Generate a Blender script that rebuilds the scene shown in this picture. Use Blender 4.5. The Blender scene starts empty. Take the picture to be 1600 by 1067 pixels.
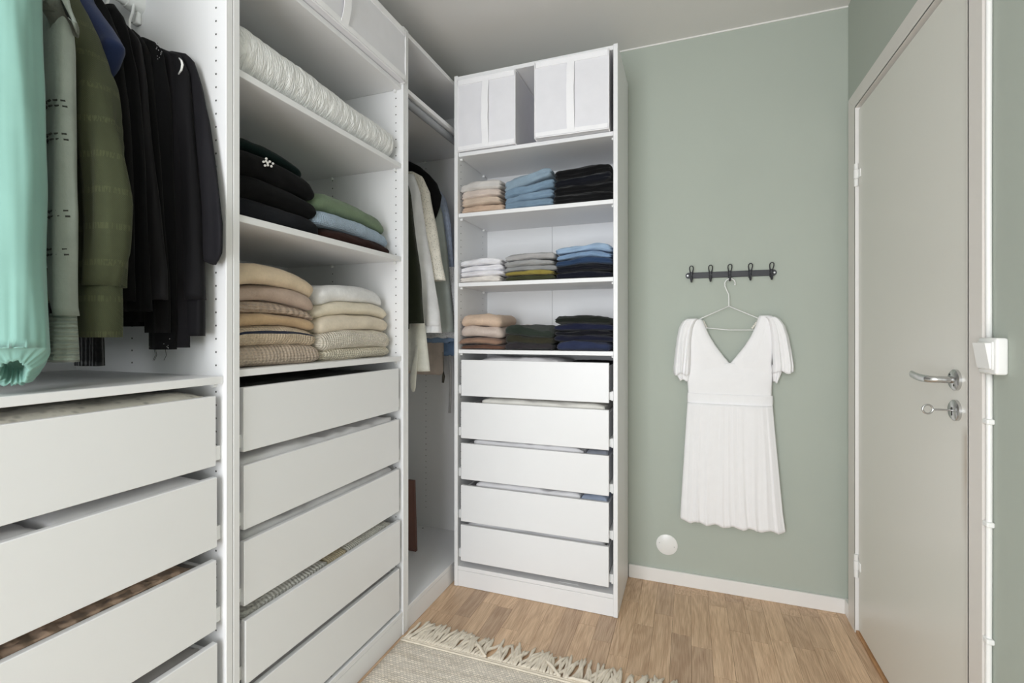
import bpy, bmesh, math, random
from mathutils import Vector, Matrix, noise

random.seed(7)
SC = bpy.context.scene
COL = SC.collection
PI = math.pi

# ------------------------------------------------------------------ camera, light, exposure
CAM_H = 1.176
YAW = math.radians(20.2)
FPX = 752.0
HORIZON = 519.0
cd = bpy.data.cameras.new('camera')
cd.sensor_width = 36.0
cd.lens = FPX / 1600.0 * 36.0
cd.shift_y = -(533.5 - HORIZON) / 1600.0
cd.clip_start = 0.02
cam = bpy.data.objects.new('camera', cd)
cam.location = (0, 0, CAM_H)
cam.rotation_euler = (PI / 2, 0, YAW)
COL.objects.link(cam)
SC.camera = cam

w = bpy.data.worlds.new('daylight')
SC.world = w
w.use_nodes = True
bg = w.node_tree.nodes['Background']
bg.inputs[0].default_value = (0.86, 0.93, 1.0, 1)
bg.inputs[1].default_value = 1.5

def area(name, loc, rot, sx, sy, power, col):
    l = bpy.data.lights.new(name, 'AREA')
    l.shape = 'RECTANGLE'; l.size = sx; l.size_y = sy; l.energy = power; l.color = col
    o = bpy.data.objects.new(name, l); o.location = loc; o.rotation_euler = rot
    COL.objects.link(o)
    return o
# daylight coming in through the window behind the camera, and an added weak fill light below the ceiling
area('window_daylight', (-0.62, -1.50, 1.30), (PI / 2, 0, 0), 1.35, 2.0, 70, (0.935, 0.965, 1.0))
area('ceiling_fill_light', (-0.15, -0.15, 2.44), (0, 0, 0), 0.5, 0.5, 2.5, (1.0, 0.97, 0.93))

SC.view_settings.view_transform = 'Standard'
SC.view_settings.look = 'None'
SC.view_settings.exposure = 0.0
SC.view_settings.gamma = 1.0
SC.view_settings.use_curve_mapping = False
SC.cycles.diffuse_bounces = 5
SC.cycles.max_bounces = 10

# ------------------------------------------------------------------ geometry helpers
SN, CS = math.sin(YAW), math.cos(YAW)
def _ray(u, v):
    a = (u - 800.0) / FPX
    return (-SN + a * CS, CS + a * SN, (HORIZON - v) / FPX)
def on_x(u, v, X):
    d = _ray(u, v); k = X / d[0]
    return (X, d[1] * k, d[2] * k + CAM_H)
def on_y(u, v, Y):
    d = _ray(u, v); k = Y / d[1]
    return (d[0] * k, Y, d[2] * k + CAM_H)

ORG = {}
def empty(name, loc):
    o = bpy.data.objects.new(name, None)
    o.empty_display_size = 0.05
    o.location = loc
    COL.objects.link(o)
    ORG[o] = Vector(loc)
    return o
def tag(o, label=None, cat=None, group=None, kind=None):
    if label: o['label'] = label
    if cat: o['category'] = cat
    if group: o['group'] = group
    if kind: o['kind'] = kind
    return o
def mk(name, verts, faces, mat, parent=None, origin=None, smooth=True, mats=None, midx=None):
    """mesh object from world-space vertices; its origin is the parent's origin, or its own base"""
    if parent is not None:
        org = ORG[parent]
    elif origin is not None:
        org = Vector(origin)
    else:
        xs = [v[0] for v in verts]; ys = [v[1] for v in verts]; zs = [v[2] for v in verts]
        org = Vector(((min(xs) + max(xs)) / 2, (min(ys) + max(ys)) / 2, min(zs)))
    me = bpy.data.meshes.new(name)
    me.from_pydata([(v[0] - org[0], v[1] - org[1], v[2] - org[2]) for v in verts], [], faces)
    for m in (mats or [mat]): me.materials.append(m)
    if midx: me.polygons.foreach_set('material_index', midx)
    if smooth: me.polygons.foreach_set('use_smooth', [True] * len(me.polygons))
    me.update()
    o = bpy.data.objects.new(name, me)
    COL.objects.link(o)
    if parent is not None:
        o.parent = parent
    else:
        o.location = org
    ORG[o] = org
    return o
def put(name, mesh, loc, parent=None, rot=(0, 0, 0), scale=(1, 1, 1)):
    """another object on shared mesh data at a world position"""
    o = bpy.data.objects.new(name, mesh)
    COL.objects.link(o)
    if parent is not None:
        o.parent = parent
        o.location = Vector(loc) - ORG[parent]
    else:
        o.location = loc
    o.rotation_euler = rot; o.scale = scale
    ORG[o] = Vector(loc)
    return o

class MB:
    def __init__(s): s.v = []; s.f = []
    def add(s, vs, fs):
        n = len(s.v); s.v += [tuple(p) for p in vs]; s.f += [tuple(i + n for i in f) for f in fs]
        return s
    def box(s, x0, x1, y0, y1, z0, z1, b=0.0):
        if b <= 0:
            vs = [(x, y, z) for x in (x0, x1) for y in (y0, y1) for z in (z0, z1)]
            fs = [(0, 1, 3, 2), (4, 6, 7, 5), (0, 4, 5, 1), (2, 3, 7, 6), (0, 2, 6, 4), (1, 5, 7, 3)]
            return s.add(vs, fs)
        bm = bmesh.new()
        bmesh.ops.create_cube(bm, size=1.0)
        for v in bm.verts:
            v.co.x = x0 if v.co.x < 0 else x1
            v.co.y = y0 if v.co.y < 0 else y1
            v.co.z = z0 if v.co.z < 0 else z1
        bmesh.ops.bevel(bm, geom=list(bm.edges), offset=b, segments=1 if b < 0.003 else 3, affect='EDGES', profile=0.5)
        bm.verts.index_update()
        s.add([v.co[:] for v in bm.verts], [[v.index for v in f.verts] for f in bm.faces])
        bm.free()
        return s
    def tube(s, pts, r, n=10, caps=True, flat=None):
        """tube along points; r is a number or a list; flat=(sx, sy) squeezes the section"""
        P = [Vector(p) for p in pts]
        rr = r if isinstance(r, (list, tuple)) else [r] * len(P)
        T = []
        for i in range(len(P)):
            a = P[max(0, i - 1)]; b_ = P[min(len(P) - 1, i + 1)]
            T.append((b_ - a).normalized())
        up = Vector((0, 0, 1)) if abs(T[0].z) < 0.9 else Vector((1, 0, 0))
        nrm = (up - T[0] * up.dot(T[0])).normalized()
        vs = []; fs = []
        for i, p in enumerate(P):
            nrm = (nrm - T[i] * nrm.dot(T[i])).normalized()
            bi = T[i].cross(nrm)
            for k in range(n):
                a = 2 * PI * k / n
                c, s_ = math.cos(a), math.sin(a)
                if flat: c *= flat[0]; s_ *= flat[1]
                vs.append(p + (nrm * c + bi * s_) * rr[i])
        for i in range(len(P) - 1):
            for k in range(n):
                k2 = (k + 1) % n
                fs.append((i * n + k, i * n + k2, (i + 1) * n + k2, (i + 1) * n + k))
        if caps:
            fs.append(tuple(range(n - 1, -1, -1)))
            fs.append(tuple((len(P) - 1) * n + k for k in range(n)))
        return s.add(vs, fs)
    def cyl(s, c, axis, r, h, n=28, r2=None):
        c = Vector(c); ax = Vector(axis).normalized()
        return s.tube([c, c + ax * h], [r, r if r2 is None else r2], n)
    def disc(s, c, axis, r, n=8):
        ax = Vector(axis).normalized()
        u = ax.orthogonal().normalized(); v = ax.cross(u)
        return s.add([Vector(c) + (u * math.cos(2 * PI * k / n) + v * math.sin(2 * PI * k / n)) * r for k in range(n)], [tuple(range(n))])
    def build(s, name, mat, parent=None, origin=None, smooth=False):
        return mk(name, s.v, s.f, mat, parent, origin, smooth)

def sharp(o, ang=40):
    me = o.data
    me.polygons.foreach_set('use_smooth', [True] * len(me.polygons))
    me.set_sharp_from_angle(angle=math.radians(ang))
    return o
def box(name, b, mat, parent=None, bev=0.0012, origin=None):
    return MB().box(*b, bev).build(name, mat, parent, origin)

def loft(rings, cap_top=True, cap_bot=True):
    n = len(rings[0]); vs = [p for r in rings for p in r]; fs = []
    for i in range(len(rings) - 1):
        for k in range(n):
            k2 = (k + 1) % n
            fs.append((i * n + k, i * n + k2, (i + 1) * n + k2, (i + 1) * n + k))
    if cap_top: fs.append(tuple(range(n - 1, -1, -1)))
    if cap_bot:
        b = (len(rings) - 1) * n
        fs.append(tuple(b + k for k in range(n)))
    return vs, fs

def lerp_table(tab, t):
    """tab: rows (key, values...) sorted by key; smooth-ish linear interpolation"""
    if t <= tab[0][0]: return tab[0][1:]
    for a, b in zip(tab, tab[1:]):
        if t <= b[0]:
            k = (t - a[0]) / (b[0] - a[0]) if b[0] > a[0] else 0
            return tuple(p + (q - p) * k for p, q in zip(a[1:], b[1:]))
    return tab[-1][1:]

def fnoise(x, y, z): return noise.noise(Vector((x, y, z)))

# ------------------------------------------------------------------ materials
MATS = {}
def nt(name):
    m = bpy.data.materials.new(name); m.use_nodes = True
    t = m.node_tree; b = t.nodes['Principled BSDF']
    return m, t, b
def N(t, kind, **kw):
    n = t.nodes.new(kind)
    for k, v in kw.items():
        if k in n.inputs: n.inputs[k].default_value = v
        else: setattr(n, k, v)
    return n
def L(t, a, ai, b, bi): t.links.new(a.outputs[ai], b.inputs[bi])
def c4(c): return (c[0], c[1], c[2], 1)
def srgb(r, g, b):
    f = lambda x: (x / 255 / 12.92) if x / 255 <= 0.04045 else ((x / 255 + 0.055) / 1.055) ** 2.4
    return (f(r), f(g), f(b))

def plain(name, col, rough=0.5, metal=0.0, bump=0.0, bscale=200, var=0.0, vscale=6, spec=0.5):
    if name in MATS: return MATS[name]
    m, t, b = nt(name)
    b.inputs['Base Color'].default_value = c4(col)
    b.inputs['Roughness'].default_value = rough
    b.inputs['Metallic'].default_value = metal
    b.inputs['Specular IOR Level'].default_value = spec
    tc = N(t, 'ShaderNodeTexCoord')
    if var:
        no = N(t, 'ShaderNodeTexNoise', Scale=vscale, Detail=4.0); L(t, tc, 'Object', no, 'Vector')
        r = N(t, 'ShaderNodeValToRGB')
        r.color_ramp.elements[0].position = 0.3; r.color_ramp.elements[1].position = 0.7
        r.color_ramp.elements[0].color = c4([x * (1 - var) for x in col]); r.color_ramp.elements[1].color = c4([min(1, x * (1 + var)) for x in col])
        L(t, no, 'Fac', r, 'Fac'); L(t, r, 'Color', b, 'Base Color')
    if bump:
        n2 = N(t, 'ShaderNodeTexNoise', Scale=bscale, Detail=3.0); L(t, tc, 'Object', n2, 'Vector')
        bp = N(t, 'ShaderNodeBump', Strength=bump, Distance=0.002); L(t, n2, 'Fac', bp, 'Height'); L(t, bp, 'Normal', b, 'Normal')
    MATS[name] = m
    return m

def fabric(name, col, pattern='weave', scale=1.0, strength=0.4, var=0.10, rough=0.95, axis='X', dark=0.55, sheen=0.15):
    """cloth: soft colour variation, fine bump; patterns weave, knit, rib, cable, fuzzy, satin, crinkle"""
    if name in MATS: return MATS[name]
    m, t, b = nt(name)
    tc = N(t, 'ShaderNodeTexCoord')
    b.inputs['Roughness'].default_value = rough
    b.inputs['Sheen Weight'].default_value = sheen
    b.inputs['Specular IOR Level'].default_value = 0.15
    n1 = N(t, 'ShaderNodeTexNoise', Scale=14.0 * scale, Detail=5.0, Roughness=0.6); L(t, tc, 'Object', n1, 'Vector')
    r = N(t, 'ShaderNodeValToRGB')
    r.color_ramp.elements[0].position = 0.32; r.color_ramp.elements[1].position = 0.68
    r.color_ramp.elements[0].color = c4([x * (1 - var) for x in col]); r.color_ramp.elements[1].color = c4([min(1, x * (1 + var)) for x in col])
    L(t, n1, 'Fac', r, 'Fac')
    colour = (r, 'Color')
    height = None
    def wave(axis, sc, dist=0.0, dscale=1.0):
        wv = N(t, 'ShaderNodeTexWave', Scale=sc, Distortion=dist, Detail=2.0)
        wv.inputs['Detail Scale'].default_value = dscale
        wv.wave_type = 'BANDS'; wv.bands_direction = axis
        L(t, tc, 'Object', wv, 'Vector')
        return wv
    def mul(a, ai, c, ci):
        mm = N(t, 'ShaderNodeMath'); mm.operation = 'MULTIPLY'; L(t, a, ai, mm, 0); L(t, c, ci, mm, 1); return mm
    if pattern in ('knit', 'rib', 'cable'):
        other = 'Z'
        a = wave(axis, {'knit': 22, 'rib': 26, 'cable': 9}[pattern] * scale, 1.2, 2.0)
        c = wave(other, {'knit': 34, 'rib': 10, 'cable': 22}[pattern] * scale, 2.0, 2.0)
        h = N(t, 'ShaderNodeMath'); h.operation = 'ADD'; L(t, a, 'Fac', h, 0); L(t, c, 'Fac', h, 1)
        height = (h, 0)
        mx = N(t, 'ShaderNodeMixRGB'); mx.blend_type = 'MULTIPLY'; mx.inputs[0].default_value = 0.35
        rr = N(t, 'ShaderNodeValToRGB'); rr.color_ramp.elements[0].color = (dark, dark, dark, 1); rr.color_ramp.elements[1].position = 0.45
        hh = N(t, 'ShaderNodeMath'); hh.operation = 'MULTIPLY'; hh.inputs[1].default_value = 0.5; L(t, h, 0, hh, 0)
        L(t, hh, 0, rr, 'Fac'); L(t, r, 'Color', mx, 1); L(t, rr, 'Color', mx, 2)
        colour = (mx, 0)
    elif pattern == 'fuzzy':
        n2 = N(t, 'ShaderNodeTexNoise', Scale=160 * scale, Detail=6.0, Roughness=0.75); L(t, tc, 'Object', n2, 'Vector')
        height = (n2, 'Fac')
        mx = N(t, 'ShaderNodeMixRGB'); mx.blend_type = 'MULTIPLY'; mx.inputs[0].default_value = 0.3
        L(t, r, 'Color', mx, 1); L(t, n2, 'Fac', mx, 2); colour = (mx, 0)
    elif pattern == 'crinkle':
        n2 = N(t, 'ShaderNodeTexNoise', Scale=42 * scale, Detail=4.0, Roughness=0.6, Distortion=1.2); L(t, tc, 'Object', n2, 'Vector')
        height = (n2, 'Fac')
    elif pattern == 'satin':
        n2 = N(t, 'ShaderNodeTexNoise', Scale=18 * scale, Detail=2.0); L(t, tc, 'Object', n2, 'Vector')
        height = (n2, 'Fac'); b.inputs['Roughness'].default_value = min(rough, 0.7)
    elif pattern == 'lace':
        vo = N(t, 'ShaderNodeTexVoronoi', Scale=150 * scale); L(t, tc, 'Object', vo, 'Vector')
        height = (vo, 'Distance')
        mx = N(t, 'ShaderNodeMixRGB'); mx.blend_type = 'MULTIPLY'; mx.inputs[0].default_value = 0.55
        rr = N(t, 'ShaderNodeValToRGB'); rr.color_ramp.elements[0].position = 0.1; rr.color_ramp.elements[0].color = (0.2, 0.2, 0.2, 1); rr.color_ramp.elements[1].position = 0.4
        L(t, vo, 'Distance', rr, 'Fac'); L(t, r, 'Color', mx, 1); L(t, rr, 'Color', mx, 2); colour = (mx, 0)
    else:
        a = wave('DIAGONAL', 190 * scale); n2 = N(t, 'ShaderNodeTexNoise', Scale=70 * scale, Detail=5.0); L(t, tc, 'Object', n2, 'Vector')
        h = N(t, 'ShaderNodeMath'); h.operation = 'ADD'; L(t, a, 'Fac', h, 0); L(t, n2, 'Fac', h, 1); height = (h, 0)
    L(t, colour[0], colour[1], b, 'Base Color')
    bp = N(t, 'ShaderNodeBump', Strength=strength, Distance={'knit': 0.004, 'rib': 0.004, 'cable': 0.008, 'crinkle': 0.006}.get(pattern, 0.0018))
    L(t, height[0], height[1], bp, 'Height'); L(t, bp, 'Normal', b, 'Normal')
    MATS[name] = m
    return m

def oak(name='oak_strip'):
    m, t, b = nt(name)
    tc = N(t, 'ShaderNodeTexCoord'); oi = N(t, 'ShaderNodeObjectInfo')
    off = N(t, 'ShaderNodeMath'); off.operation = 'MULTIPLY'; off.inputs[1].default_value = 37.0; L(t, oi, 'Random', off, 0)
    cb = N(t, 'ShaderNodeCombineXYZ'); L(t, off, 0, cb, 0); L(t, off, 0, cb, 1); L(t, off, 0, cb, 2)
    va = N(t, 'ShaderNodeVectorMath'); va.operation = 'ADD'; L(t, tc, 'Object', va, 0); L(t, cb, 0, va, 1)
    mp = N(t, 'ShaderNodeMapping'); mp.inputs['Scale'].default_value = (1.0, 0.13, 1.0); L(t, va, 0, mp, 'Vector')
    big = N(t, 'ShaderNodeTexNoise', Scale=9.0, Detail=3.0, Distortion=0.6); L(t, mp, 0, big, 'Vector')
    mu = N(t, 'ShaderNodeMath'); mu.operation = 'MULTIPLY'; mu.inputs[1].default_value = 60.0; L(t, big, 'Fac', mu, 0)
    si = N(t, 'ShaderNodeMath'); si.operation = 'SINE'; L(t, mu, 0, si, 0)
    fine = N(t, 'ShaderNodeTexNoise', Scale=420.0, Detail=4.0)
    mp2 = N(t, 'ShaderNodeMapping'); mp2.inputs['Scale'].default_value = (1.0, 0.03, 1.0); L(t, va, 0, mp2, 'Vector'); L(t, mp2, 0, fine, 'Vector')
    sf = N(t, 'ShaderNodeMath'); sf.operation = 'MULTIPLY_ADD'; sf.inputs[1].default_value = 0.7; sf.inputs[2].default_value = 0.14; L(t, fine, 'Fac', sf, 0)
    ad = N(t, 'ShaderNodeMath'); ad.operation = 'MULTIPLY_ADD'; ad.inputs[1].default_value = 0.06; L(t, si, 0, ad, 0); L(t, sf, 0, ad, 2)
    rp = N(t, 'ShaderNodeValToRGB')
    rp.color_ramp.elements[0].position = 0.30; rp.color_ramp.elements[0].color = c4(srgb(184, 150, 119))
    rp.color_ramp.elements[1].position = 0.66; rp.color_ramp.elements[1].color = c4(srgb(230, 200, 168))
    L(t, ad, 0, rp, 'Fac')
    tone = N(t, 'ShaderNodeValToRGB')
    e = tone.color_ramp.elements
    e[0].position = 0.0; e[0].color = (0.72, 0.70, 0.70, 1); e[1].position = 1.0; e[1].color = (1.10, 1.09, 1.07, 1)
    x = e.new(0.3); x.color = (0.90, 0.88, 0.86, 1); x = e.new(0.7); x.color = (0.98, 0.97, 0.95, 1)
    L(t, oi, 'Random', tone, 'Fac')
    mx = N(t, 'ShaderNodeMixRGB'); mx.blend_type = 'MULTIPLY'; mx.inputs[0].default_value = 1.0
    L(t, rp, 'Color', mx, 1); L(t, tone, 'Color', mx, 2); L(t, mx, 0, b, 'Base Color')
    b.inputs['Roughness'].default_value = 0.42
    bp = N(t, 'ShaderNodeBump', Strength=0.12, Distance=0.0008); L(t, ad, 0, bp, 'Height'); L(t, bp, 'Normal', b, 'Normal')
    return m

def woven(name, col):
    m, t, b = nt(name)
    tc = N(t, 'ShaderNodeTexCoord')
    br = N(t, 'ShaderNodeTexBrick', Scale=1.0)
    br.inputs['Color1'].default_value = c4(col); br.inputs['Color2'].default_value = c4([c * 0.78 for c in col]); br.inputs['Mortar'].default_value = c4([c * 0.60 for c in col])
    br.inputs['Mortar Size'].default_value = 0.0011; br.inputs['Mortar Smooth'].default_value = 0.6
    br.inputs['Brick Width'].default_value = 0.013; br.inputs['Row Height'].default_value = 0.0085
    ns = N(t, 'ShaderNodeTexNoise', Scale=60.0, Detail=2.0); L(t, tc, 'Object', ns, 'Vector')
    vm = N(t, 'ShaderNodeVectorMath'); vm.operation = 'MULTIPLY_ADD'; vm.inputs[1].default_value = (0.003,) * 3
    L(t, ns, 'Color', vm, 0); L(t, tc, 'Object', vm, 2); L(t, vm, 0, br, 'Vector')
    big = N(t, 'ShaderNodeTexNoise', Scale=16.0, Detail=5.0)
    mp = N(t, 'ShaderNodeMapping'); mp.inputs['Scale'].default_value = (0.4, 3.0, 1); L(t, tc, 'Object', mp, 0); L(t, mp, 0, big, 'Vector')
    rp = N(t, 'ShaderNodeValToRGB'); rp.color_ramp.elements[0].position = 0.3; rp.color_ramp.elements[0].color = (0.86, 0.84, 0.81, 1); rp.color_ramp.elements[1].position = 0.55
    L(t, big, 'Fac', rp, 'Fac')
    mx = N(t, 'ShaderNodeMixRGB'); mx.blend_type = 'MULTIPLY'; mx.inputs[0].default_value = 1.0
    L(t, br, 'Color', mx, 1); L(t, rp, 'Color', mx, 2); L(t, mx, 0, b, 'Base Color')
    iv = N(t, 'ShaderNodeMath'); iv.operation = 'SUBTRACT'; iv.inputs[0].default_value = 1.0; L(t, br, 'Fac', iv, 1)
    bp = N(t, 'ShaderNodeBump', Strength=0.8, Distance=0.003); L(t, iv, 0, bp, 'Height'); L(t, bp, 'Normal', b, 'Normal')
    b.inputs['Roughness'].default_value = 0.95; b.inputs['Specular IOR Level'].default_value = 0.1
    return m

def stained_door(name, col):
    """painted door leaf with yellowed wear along the lock edge"""
    m, t, b = nt(name)
    tc = N(t, 'ShaderNodeTexCoord'); sx = N(t, 'ShaderNodeSeparateXYZ'); L(t, tc, 'Object', sx, 0)
    no = N(t, 'ShaderNodeTexNoise', Scale=5.0, Detail=4.0); L(t, tc, 'Object', no, 'Vector')
    # wear: a narrow strip by the lock edge, below the lock
    ey = N(t, 'ShaderNodeMapRange'); ey.inputs['From Min'].default_value = 0.050; ey.inputs['From Max'].default_value = 0.0; L(t, sx, 'Y', ey, 'Value')
    ez = N(t, 'ShaderNodeMapRange'); ez.inputs['From Min'].default_value = 0.66; ez.inputs['From Max'].default_value = 0.84; L(t, sx, 'Z', ez, 'Value')
    ez2 = N(t, 'ShaderNodeMapRange'); ez2.inputs['From Min'].default_value = 0.955; ez2.inputs['From Max'].default_value = 0.925; L(t, sx, 'Z', ez2, 'Value')
    m1 = N(t, 'ShaderNodeMath'); m1.operation = 'MULTIPLY'; L(t, ey, 0, m1, 0); L(t, ez, 0, m1, 1)
    m2 = N(t, 'ShaderNodeMath'); m2.operation = 'MULTIPLY'; L(t, m1, 0, m2, 0); L(t, ez2, 0, m2, 1)
    m3 = N(t, 'ShaderNodeMath'); m3.operation = 'MULTIPLY'; L(t, m2, 0, m3, 0); st_ = N(t, 'ShaderNodeMath'); st_.operation = 'MULTIPLY'; st_.inputs[1].default_value = 1.7; L(t, no, 'Fac', st_, 0); L(t, st_, 0, m3, 1); m3.use_clamp = True
    mx = N(t, 'ShaderNodeMixRGB'); mx.inputs[1].default_value = c4(col); mx.inputs[2].default_value = c4(srgb(150, 116, 74))
    L(t, m3, 0, mx, 0); L(t, mx, 0, b, 'Base Color')
    b.inputs['Roughness'].default_value = 0.33
    return m

M_WHITE = plain('white_melamine', srgb(234, 234, 235), 0.38, bump=0.03, bscale=500)
M_EDGE = M_WHITE
M_DRAWER = plain('drawer_foil', srgb(234, 234, 235), 0.34, bump=0.03, bscale=500)
M_PIN = plain('pin_plastic', (0.85, 0.85, 0.84), 0.3)
M_HOLE = plain('hole_shade', (0.05, 0.05, 0.045), 0.9)
M_RAILW = plain('white_enamel', (0.86, 0.86, 0.85), 0.25)
M_RAILG = plain('grey_metal_tube', (0.30, 0.31, 0.33), 0.45)
M_RUNNER = plain('runner_steel', (0.55, 0.55, 0.55), 0.4, metal=0.6)
M_GREEN = plain('sage_wall_paint', srgb(175, 182, 172), 0.8, bump=0.05, bscale=90, var=0.015, vscale=2.5)
M_CEIL = plain('ceiling_paint', srgb(226, 224, 221), 0.9, bump=0.05, bscale=60)
M_WALLW = plain('white_wall_paint', srgb(230, 228, 222), 0.85, bump=0.05, bscale=90)
M_TRIM = plain('white_trim_paint', srgb(236, 234, 231), 0.4, bump=0.04, bscale=120)
M_CASING = plain('casing_paint', srgb(224, 219, 213), 0.4, bump=0.03, bscale=120)
M_DOOR = stained_door('door_paint', srgb(225, 223, 215))
M_OAK = oak()
M_OAKTRIM = plain('oak_threshold', srgb(176, 132, 90), 0.4, var=0.15, vscale=30)
M_JOINT = plain('floor_joint', srgb(92, 68, 48), 0.9)
M_CHROME = plain('brushed_steel', (0.62, 0.62, 0.62), 0.25, metal=1.0)
M_BLACKIRON = plain('black_iron', (0.035, 0.036, 0.042), 0.5, bump=0.2, bscale=150)
M_PLASTIC = plain('white_plastic', (0.85, 0.85, 0.83), 0.3)
M_GLASS = plain('window_glass', (1, 1, 1), 0.02)
M_GLASS.node_tree.nodes['Principled BSDF'].inputs['Transmission Weight'].default_value = 1.0

# ------------------------------------------------------------------ room shell
XL, XR, YF, YB, ZC = -1.66, 0.624, -1.62, 2.375, 2.54
DY0, DY1, DZ1 = 1.4205, 2.235, 2.055       # door opening
FX = -1.04                                # front plane of the wardrobe row on the left wall
RY = 2.005                                # front plane of the wardrobe at the back wall

fl = MB().box(XL, XR + 0.12, YF, YB, -0.05, -0.004).build('floor', M_JOINT)
tag(fl, kind='structure')
# parquet strips, 70 mm wide, running towards the back wall
SW = 0.0712
strip_mesh = {}
lens = (0.22, 0.30, 0.38, 0.46)
for ln in lens:
    bm = MB().box(-SW / 2 + 0.0003, SW / 2 - 0.0003, 0.0004, ln - 0.0004, -0.004, 0.0, 0.0004)
    me = bpy.data.meshes.new('strip_mesh'); me.from_pydata(bm.v, [], bm.f); me.materials.append(M_OAK)
    strip_mesh[ln] = me
rs = random.Random(3)
ncol = int((XR - FX - 0.0) / SW) + 2
for i in range(ncol):
    x = FX - 0.02 + SW * (i + 0.5)
    y = -0.55 - rs.random() * 0.3
    if i % 3 == 0: phase = rs.random() * 0.2
    while y < YB - 0.01:
        ln = rs.choice(lens)
        y1 = y + ln
        sc = 1.0
        if y1 > YB - 0.004: sc = (YB - 0.004 - y) / ln
        if x + SW / 2 > XR + 0.03: break
        put('plank', strip_mesh[ln], (x, y, 0), fl, scale=(1, sc, 1))
        y = y1
mb = MB()
for i in range(ncol):
    x = FX - 0.02 + SW * (i + 0.5)
    if x + SW / 2 > XR + 0.03: break
    mb.box(x - SW / 2 + .0003, x + SW / 2 - .0003, YF, -0.86, -0.004, -0.0002)
o = mb.build('far_strips', M_OAK, fl); o['kind'] = 'stuff'

tag(MB().box(XL - 0.1, XR + 0.12, YF - 0.15, YB + 0.1, ZC, ZC + 0.08).build('ceiling', M_CEIL), kind='structure')
tag(MB().box(XL - 0.1, XR + 0.12, YB, YB + 0.1, -0.05, ZC).build('wall_back', M_GREEN), kind='structure')
tag(MB().box(XL - 0.1, XL, YF, YB, -0.05, ZC).build('wall_left', M_WALLW), kind='structure')
wr = MB()
wr.box(XR, XR + 0.12, YF, DY0, -0.05, ZC)
wr.box(XR, XR + 0.12, DY1, YB, -0.05, ZC)
wr.box(XR, XR + 0.12, DY0, DY1, DZ1, ZC)
tag(wr.build('wall_right', M_GREEN), kind='structure')
# wall behind the camera with the window
WX0, WX1, WZ0, WZ1 = -1.34, 0.10, 0.22, 2.35
wf = MB()
wf.box(XL - 0.1, WX0, YF - 0.15, YF, -0.05, ZC); wf.box(WX1, XR + 0.12, YF - 0.15, YF, -0.05, ZC)
wf.box(WX0, WX1, YF - 0.15, YF, -0.05, WZ0); wf.box(WX0, WX1, YF - 0.15, YF, WZ1, ZC)
tag(wf.build('wall_front', M_WALLW), kind='structure')
win = empty('window_1', ((WX0 + WX1) / 2, YF - 0.08, WZ0)); win['kind'] = 'structure'
wm = MB()
for a in ((WX0, WX0 + .06, WZ0, WZ1), (WX1 - .06, WX1, WZ0, WZ1), (WX0 + .06, WX1 - .06, WZ0, WZ0 + .06), (WX0 + .06, WX1 - .06, WZ1 - .06, WZ1), (-0.65, -0.59, WZ0 + .06, WZ1 - .06)):
    wm.box(a[0], a[1], YF - .11, YF - .05, a[2], a[3], 0.003)
wm.build('window_frame', M_TRIM, win)
box('pane', (WX0 + .06, -0.65, YF - .084, YF - .08, WZ0 + .06, WZ1 - .06), M_GLASS, win, 0)
box('pane', (-0.59, WX1 - .06, YF - .084, YF - .08, WZ0 + .06, WZ1 - .06), M_GLASS, win, 0)
box('window_sill', (WX0 - .03, WX1 + .03, YF - .05, YF + .10, WZ0 - .025, WZ0), M_TRIM, win, 0.004)

# baseboards, caulk line and corner bead
tag(box('baseboard_back', (-0.272, XR - 0.014, YB - 0.013, YB, 0.0, 0.062), M_TRIM, None, 0.002), kind='structure')
tag(box('baseboard_right', (XR - 0.014, XR, 2.319, YB, 0.0, 0.062), M_TRIM, None, 0.002), kind='structure')
tag(box('baseboard_right', (XR - 0.013, XR, YF, 1.343, 0.0, 0.062), M_TRIM, None, 0.002), kind='structure')
tag(box('trim_1', (XL, XR, YB - 0.004, YB, ZC - 0.006, ZC), M_TRIM, None, 0), kind='structure')
tag(box('trim_2', (XR - 0.0025, XR, YB - 0.0025, YB, 0.064, ZC - 0.006), M_GREEN, None, 0), kind='structure')

# ------------------------------------------------------------------ door
CT = 0.014                                  # casing thickness
def prism(name, poly_yz, x0, x1, mat, parent):
    n = len(poly_yz)
    vs = [(x0, y, z) for y, z in poly_yz] + [(x1, y, z) for y, z in poly_yz]
    fs = [tuple(range(n)), tuple(range(2 * n - 1, n - 1, -1))] + [(i, i + n, (i + 1) % n + n, (i + 1) % n) for i in range(n)]
    return mk(name, vs, fs, mat, parent, smooth=False)
dc = empty('trim_3', (XR, (DY0 + DY1) / 2, 0)); dc['kind'] = 'structure'
CO0, CO1, CZ = 1.362, 2.318, 2.120
prism('casing_board', [(DY1, 0), (CO1, 0), (CO1, CZ - 0.001), (DY1, DZ1)], XR - CT, XR, M_CASING, dc)
prism('casing_board', [(CO0, 0), (DY0, 0), (DY0, DZ1), (CO0, CZ - 0.001)], XR - CT, XR, M_CASING, dc)
prism('casing_board', [(DY1 - .0004, DZ1), (CO1, CZ), (CO0, CZ), (DY0 + .0004, DZ1)], XR - CT, XR, M_CASING, dc)
# jamb lining
box('jamb', (XR - CT, XR + 0.09, DY1 - 0.004, DY1 + 0.004, 0.012, DZ1), M_TRIM, dc, 0)
box('jamb', (XR - CT, XR + 0.09, DY0 - 0.004, DY0 + 0.004, 0.012, DZ1), M_CASING, dc, 0)
box('jamb', (XR - CT, XR + 0.09, DY0, DY1, DZ1 - 0.002, DZ1 + 0.004), M_CASING, dc, 0)
th = box('threshold', (XR - 0.012, XR + 0.09, DY0, DY1 - 0.004, 0.0, 0.012), M_OAKTRIM, dc, 0.002)

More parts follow.
